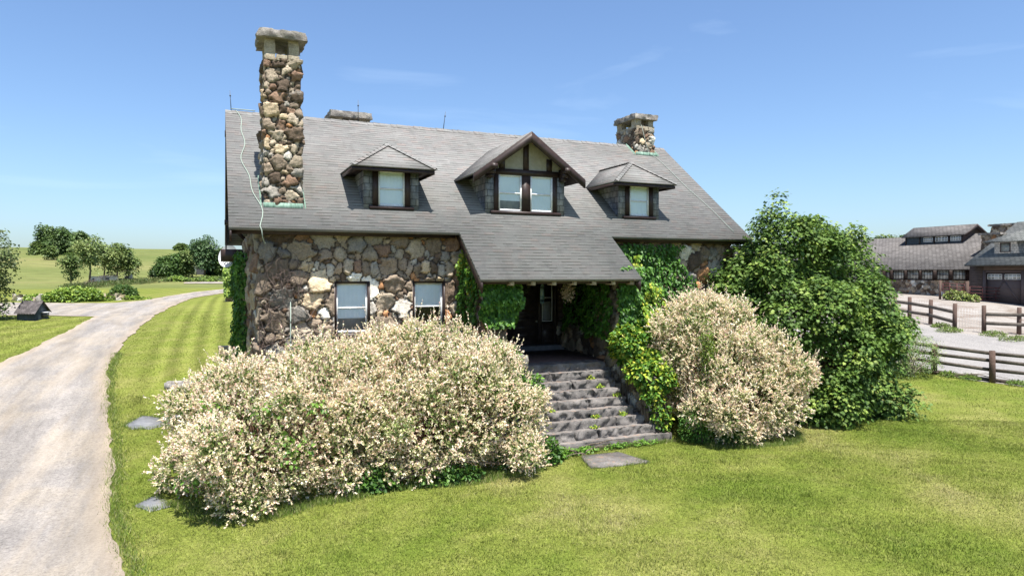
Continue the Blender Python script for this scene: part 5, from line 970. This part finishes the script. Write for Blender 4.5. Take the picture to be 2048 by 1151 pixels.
# ------------------------------------------------------------------ barn and garage
barn = thing('barn', 'long low brown barn with stone base, window band and raised rooftop windows', 'barn', (62.5, 45, 2.4)); BX = 62.5
ang = lambda px: math.tan(rad(YAW)+math.atan((px-1024)/1365.33)); yb = lambda px, x=BX: x/ang(px)
y0b = 40.0; y1b = 78
stones('stone_base', [(BX, y1b), (BX, y0b)], 1.9, 3.92, STONE, barn, res=.07, rmax=.22, rmin=.09, amp=.1, seed=91, bright=.85)
m = MB(); m.box(BX+.05, BX+.2, y0b, y1b, 3.92, 5.1); m.build('window_band', BROWN, barn)
zx = [(360, 385), (400, 462), (477, 543), (556, 620), (640, 708), (727, 800)]
def mull(y0, y1, z0, z1, x, parent, n=3, nz_=2, pane_m=None, name='window', zoff=.0):
    m = MB(); w = .06; a, b = min(y0, y1), max(y0, y1); m.box(x-.05, x+.02, a, a+w, z0, z1); m.box(x-.05, x+.02, b-w, b, z0, z1); m.box(x-.048, x+.02, a+w, b-w, z0, z0+w); m.box(x-.048, x+.02, a+w, b-w, z1-w, z1)
    for k in range(1, n): y = a+(b-a)*k/n; m.box(x-.03, x+.02, y-.02, y+.02, z0+w, z1-w)
    for k in range(1, nz_): z = z0+(z1-z0)*k/nz_; m.box(x-.028, x+.02, a+w, b-w, z-.02, z+.02)
    f = m.build(name, WHITE if pane_m else BROWN, parent); m = MB(); m.box(x-.01, x+.0, a+w, b-w, z0+w, z1-w); o = m.build('pane', PANEF, f); o.location = (0, 0, 0); return f
PANEF = mat('distant_window_pane', lambda g: g.ramp(g.noise(g.co(scale=(1, 1.2, 2)), 1.3, 4), [(.35, (.10, .11, .11)), (.5, (.3, .31, .29)), (.65, (.45, .47, .45))]), .12, .6)
for (a, b) in zx: mull(yb(1640+a*.365), yb(1640+b*.365), 3.98, 4.92, BX, barn, 4, 2)
for k in range(9): y = yb(1640+360*.365)+.4+k*2.4; mull(y, y+1.7, 3.98, 4.92, BX, barn, 4, 2)
EX, RX, RZb = 61.9, 68.6, 8.5
m = MB(); m.slab([(EX, y0b-.6, 4.98), (EX, y1b, 4.98), (RX, y1b, RZb), (RX, y0b-.6, RZb)], .12); m.slab([(2*RX-EX, y0b-.6, 4.98), (2*RX-EX, y1b, 4.98), (RX, y1b, RZb+.002), (RX, y0b-.6, RZb+.002)], .12); m.build('roof', BARNROOF, barn)
m = MB(); m.add([(BX, y0b, 2), (2*RX-BX, y0b, 2), (2*RX-BX, y0b, 5.1), (RX, y0b, 8.35), (BX, y0b, 5.1)], P=[[0, 1, 2, 3, 4]]); m.add([(2*RX-BX, y0b, 2), (2*RX-BX, y1b, 2), (2*RX-BX, y1b, 5.1), (2*RX-BX, y0b, 5.1)], Q=[(0, 1, 2, 3)]); m.add([(BX, y1b, 2), (2*RX-BX, y1b, 2), (2*RX-BX, y1b, 5.1), (RX, y1b, 8.35), (BX, y1b, 5.1)], P=[[4, 3, 2, 1, 0]]); m.build('gable_wall', CLAP, barn)
cu = bpy.data.objects.new('rooftop_monitor', None); SC.collection.objects.link(cu); cu.parent = barn; cu.location = -barn.location
cx0, cx1, cy0, cy1, cze, czr = 67.0, 70.2, yb(1925, 67.), yb(1811, 67.), 8.5, 9.45
m = MB(); m.add([(cx0, cy0, 7.3), (cx1, cy0, 7.3), (cx1, cy0, cze), (RX, cy0, czr-.08), (cx0, cy0, cze), (cx0, cy1, 7.3), (cx1, cy1, 7.3), (cx1, cy1, cze), (RX, cy1, czr-.08), (cx0, cy1, cze)], P=[[0, 1, 2, 3, 4], [9, 8, 7, 6, 5], [1, 6, 7, 2]]); m.build('gable_wall', CLAP, cu)
m = MB(); m.add([(cx0-.01, cy0, 7.3), (cx0-.01, cy1, 7.3), (cx0-.01, cy1, cze), (cx0-.01, cy0, cze)], Q=[(3, 2, 1, 0)]); m.build('front_boards', NAVY, cu)
m = MB(); m.slab([(cx0-.3, cy0-.35, cze-.1), (cx0-.3, cy1+.35, cze-.1), (RX, cy1+.35, czr), (RX, cy0-.35, czr)], .1); m.slab([(2*RX-cx0+.3, cy0-.35, cze-.1), (2*RX-cx0+.3, cy1+.35, cze-.1), (RX, cy1+.35, czr+.002), (RX, cy0-.35, czr+.002)], .1); m.build('monitor_roof', BARNROOF, cu)
m = MB()
for s in (1, -1): m = MB(); m.bar((RX-s*1.85, cy0-.37, cze-.22), (RX, cy0-.37, czr-.14), .06, .2); m.build('bargeboard', BROWN, cu)
for q in (470, 545, 625, 705, 778): y = yb(1640+q*.365, cx0); m = MB(); m.box(cx0-.08, cx0-.012, y-.06, y+.06, 7.5, cze-.12); m.build('timber_trim', BROWN, cu)
for (a, b) in ((568, 614), (632, 697), (715, 770)):
    m = MB(); ya, yc = sorted((yb(1640+a*.365, cx0), yb(1640+b*.365, cx0))); z0, z1 = 7.82, 8.26; x = cx0-.03
    for k in range(5): y = ya+(yc-ya)*k/4; m.box(x-.03, x, y-.025, y+.025, z0, z1)
    for k in range(3): z = z0+(z1-z0)*k/2; m.box(x-.032, x, ya, yc, z-.025, z+.025)
    m.build('window_frame', WHITE, cu); m = MB(); m.box(x-.005, x+.005, ya, yc, z0, z1); m.build('window_pane', PANEF, cu)
gar = thing('garage', 'brown board garage with hipped dormer and taupe panelled door at the right edge', 'garage', (60.5, 37, 2.3)); GX = 60.5; gy1 = 39.1; gy0 = 27
m = MB(); m.box(GX, GX+10, gy1-.15, gy1, 1.8, 5.3); m.box(GX, GX+.2, 37.9, gy1-.15, 1.8, 5.35); m.box(GX, GX+.2, 34.7, 37.9, 4.75, 5.35); m.box(GX, GX+.2, gy0, 34.7, 1.8, 5.35); m.box(GX, GX+10, gy0, gy0+.15, 1.8, 5.3); m.build('wall', CLAP, gar)
m = MB(); m.box(GX-.04, GX+.1, 37.7, 37.95, 2.0, 4.8); m.box(GX-.04, GX+.1, 34.65, 34.9, 2.0, 4.8); m.box(GX-.038, GX+.1, 34.9, 37.7, 4.66, 4.8); m.build('door_trim', GARDOOR, gar)
gd = MB(); gd.box(GX+.1, GX+.16, 34.9, 37.7, 2.0, 4.66); 
for k in range(1, 4): gd.box(GX+.075, GX+.1, 34.9, 37.7, 2.0+.66*k-.02, 2.0+.66*k+.02)
for (a, b, c, d) in ((35.0, 2.1, 36.25, 3.9), (36.35, 3.9, 37.6, 2.1)): gd.bar((GX+.08, a, b), (GX+.08, c, d), .05, .1)
gdo = gd.build('garage_door', GARDOOR, gar)
for (a, b) in ((35.0, 36.2), (36.45, 37.6)):
    m = MB(); x = GX+.07
    for k in range(5): y = a+(b-a)*k/4; m.box(x-.02, x, y-.02, y+.02, 4.08, 4.5)
    for k in range(3): z = 4.08+.21*k; m.box(x-.022, x, a, b, z-.018, z+.018)
    f = m.build('window_frame', WHITE, gdo); f.location = (0, 0, 0); m = MB(); m.box(x-.004, x+.03, a, b, 4.08, 4.5); f = m.build('pane', PANEF, gdo); f.location = (0, 0, 0)
gex, gez, grx, gs = 59.5, 5.3, 66.8, .54; grz = gez+(grx-gex)*gs
m = MB(); m.slab([(gex, gy0-.5, gez), (gex, gy1-.15, gez), (grx, gy1-.15, grz), (grx, gy0-.5, grz)], .12); m.slab([(2*grx-gex, gy0-.5, gez), (2*grx-gex, gy1-.15, gez), (grx, gy1-.15, grz+.002), (grx, gy0-.5, grz+.002)], .12); m.build('roof', GARROOF, gar)
m = MB()
for y in (gy1-.1, gy0+.05): m.add([(GX, y, 5.2), (2*grx-GX, y, 5.2), (grx, y, grz-.15)], T=[(0, 1, 2)])
m.build('gable_wall', CLAP, gar)
dm = bpy.data.objects.new('dormer', None); SC.collection.objects.link(dm); dm.parent = gar; dm.location = -gar.location
dx = 61.3; ya = yb(1988, dx); yc = yb(2062, dx)-.4; z0 = gez+(dx-gex)*gs-.05; z1 = CAMH+(547-486)/1365.*61.2
m = MB(); xb = gex+(z1-gez)/gs; m.add([(dx, ya, z0), (dx, ya, z1), (xb, ya, z1), (dx, yc, z0), (dx, yc, z1), (xb, yc, z1)], P=[[0, 2, 1][::-1], [3, 4, 5], [0, 1, 4, 3]]); m.build('cheek_wall', SLATE, dm)
m = MB(); A = (dx-.6, ya+.6, z1); B = (dx-.6, yc-.6, z1); C = (dx+1.0, (ya+yc)/2, z1+.95); xr_ = gex+(z1+.95-gez)/gs; R2 = (xr_, (ya+yc)/2, z1+.95); m.slab([A, C, B], .08); m.slab([A, (xb, ya+.6, z1), R2, C], .08); m.slab([B, C, R2, (xb, yc-.6, z1)], .08); m.build('dormer_roof', GARROOF, dm)
ym = yb(2010, dx); m = MB(); m.box(dx-.06, dx-.01, ym-.42, ym-.34, z0+.15, z1-.1); m.box(dx-.06, dx-.01, ym+.34, ym+.42, z0+.15, z1-.1); m.box(dx-.058, dx-.01, ym-.34, ym+.34, z0+.15, z0+.22); m.box(dx-.058, dx-.01, ym-.34, ym+.34, z1-.17, z1-.1); m.build('window_frame', GARDOOR, dm); m = MB(); m.box(dx-.03, dx-.012, ym-.34, ym+.34, z0+.2, z1-.15); m.build('window_pane', PANEF, dm)
for (x0, x1, a, b, zb, zt, sd_) in ((64.3, 65.5, 38.95, 40.5, 6.0, 8.25, 95), (68.6, 70.0, 38.9, 42.3, 7.0, 9.3, 96)):
    c = bpy.data.objects.new('chimney', None); SC.collection.objects.link(c); c.parent = gar; c.location = -gar.location
    stones('stone_shaft', [(x0, a), (x1, a), (x1, b), (x0, b)], zb, zt-.2, STONE, c, closed=True, res=.07, rmax=.26, rmin=.1, amp=.09, seed=sd_, bright=1.1); m = MB(); rough_box(m, x0-.25, x1+.25, a-.25, b+.25, zt-.2, zt, .15, .05, sd_); m.build('chimney_cap', SLAB, c, smooth=True)

# ------------------------------------------------------------------ grass blades on the lawn
def grass(name, n, ymin, ymax, hgt, wid, seed, label=None):
    r = np.random.RandomState(seed); X_ = []; 
    F_ = np.sqrt(r.uniform(ymin**2, ymax**2, n)); uu = r.uniform(-1100, 1100, n)/1365.33; x = _f[0]*F_+_r[0]*uu*F_; y = _f[1]*F_+_r[1]*uu*F_
    jx, jy = r.normal(0, .11, n), r.normal(0, .11, n); k = ~inpoly(x+jx, y+jy, DRIVE) & ~inpoly(x, y, LANE) & ~inpoly(x, y, YARD) & ~((x > WX0-.1) & (x < WX1) & (y > WY0)) & ~((x > 5.9) & (x < 11.4) & (y > 15.35)) & ~inpoly(x, y, [tuple(q) for q in (a4, b4, c4, d4)])
    for pl in FLP: k &= ~inpoly(x, y, pl)
    k &= r.rand(len(x)) > np.clip((F_-ymax*.78)/(ymax*.22), 0, 1)*(ymax > 30)
    x = x[k]; y = y[k]; n = len(x); P = np.stack([x, y, terr(x, y)-.005], 1); h = hgt*r.uniform(.5, 1.25, n)*(1+.35*vnoise(P, .8, 3)+.9*(vnoise(P, 2.6, 8) > 1.0)); an = r.uniform(0, 6.283, n); w = wid*r.uniform(.6, 1.3, n)
    side = np.stack([np.cos(an), np.sin(an), 0*an], 1)*w[:, None]/2; lean = r.normal(0, .5, (n, 2)); tip = P+np.concatenate([lean*h[:, None], h[:, None]], 1)
    pt = patchf(x, y); g1 = np.array([.10, .15, .018]); g2 = np.array([.22, .25, .05]); g3 = np.array([.38, .34, .17])
    t = np.clip(pt*1.35+r.normal(0, .2, n), 0, 1.4)[:, None]; c = np.where(t < .7, g1+(g2-g1)*t/.7, g2+(g3-g2)*(t-.7)/.7)*(1+r.normal(0, .22, (n, 1)))*(1+.28*vnoise(P, 5.5, 31)+.16*vnoise(P, 13, 32))[:, None]
    st = np.where((x < 4) & (y > 19), 0.2*np.sin((x*.72+.28*(x-np.interp(y, DRY, DRX))+1.2)*6.283/.88), 0); c *= 1+st[:, None]
    V = np.stack([P-side, P+side, tip], 1).reshape(-1, 3); o = MB().add(V, T=np.arange(3*n).reshape(-1, 3), col=np.repeat(np.clip(c, .01, .9), 3, 0)).build(name, GRASSM); setp(o, label, 'grass', kind='stuff')
a4, b4, c4, d4 = [gp(*p) for p in ((1183, 937), (1296, 926), (1236, 908), (1163, 915))]
FLP = [[tuple(gp(*p)) for p in pl] for pl in ([(248, 852), (285, 832), (322, 836), (330, 850), (300, 858), (262, 859)], [(326, 836), (350, 830), (380, 828), (375, 846), (338, 851)], [(270, 1012), (312, 992), (340, 1013), (303, 1023)])]
grass('grass', 460000, 9.6, 21, .042, .014, 901, 'short mown green and straw coloured grass of the front lawn')
grass('grass', 240000, 21, 46, .045, .024, 902, 'striped mown grass of the side lawn farther from the camera')

# uncut grass where the mower cannot reach
r = np.random.RandomState(77); XX = []; YY = []
for bl in (WL1, WL2, WR):
    for b in bl:
        if b[2]-b[5] < .4: n = 2600; a = r.uniform(3.3, 6.1, n); q = r.normal(.93, .09, n); XX.append(b[0]+b[3]*q*np.cos(a)); YY.append(b[1]+b[4]*q*np.sin(a))
for i in range(1, 9):
    p, q = DRIVE[i], DRIVE[i+1]; L = math.hypot(q[0]-p[0], q[1]-p[1]); n = int(420*L); t = r.rand(n); XX.append(p[0]+(q[0]-p[0])*t+r.normal(.08, .11, n)); YY.append(p[1]+(q[1]-p[1])*t)
XX.append(r.uniform(7.0, 11.3, 3000)); YY.append(15.22-np.abs(r.normal(0, .08, 3000)))
for q in FLP+[[tuple(p) for p in (a4, b4, c4, d4)]]:
    for i in range(len(q)): a, b = np.array(q[i]), np.array(q[(i+1) % len(q)]); n = int(260*np.linalg.norm(b-a))+5; t = r.rand(n); XX.append(a[0]+(b[0]-a[0])*t+r.normal(0, .035, n)); YY.append(a[1]+(b[1]-a[1])*t+r.normal(0, .035, n))
x = np.concatenate(XX); y = np.concatenate(YY); n = len(x); P = np.stack([x, y, terr(x, y)], 1); h = r.uniform(.04, .12, n)*(1+.4*vnoise(P, 2, 4)); an = r.uniform(0, 6.283, n); w = .012
side = np.stack([np.cos(an), np.sin(an), 0*an], 1)*w/2; tip = P+np.concatenate([r.normal(0, .45, (n, 2))*h[:, None], h[:, None]], 1); c = mixcol(r, n, [((.12, .19, .03), 3), ((.2, .25, .06), 2), ((.34, .32, .16), 1)], .2)
setp(MB().add(np.stack([P-side, P+side, tip], 1).reshape(-1, 3), T=np.arange(3*n).reshape(-1, 3), col=np.repeat(c, 3, 0)).build('long_grass', GRASSM), 'longer uncut grass along the drive edge, the shrubs and the paving stones', 'grass', kind='stuff')
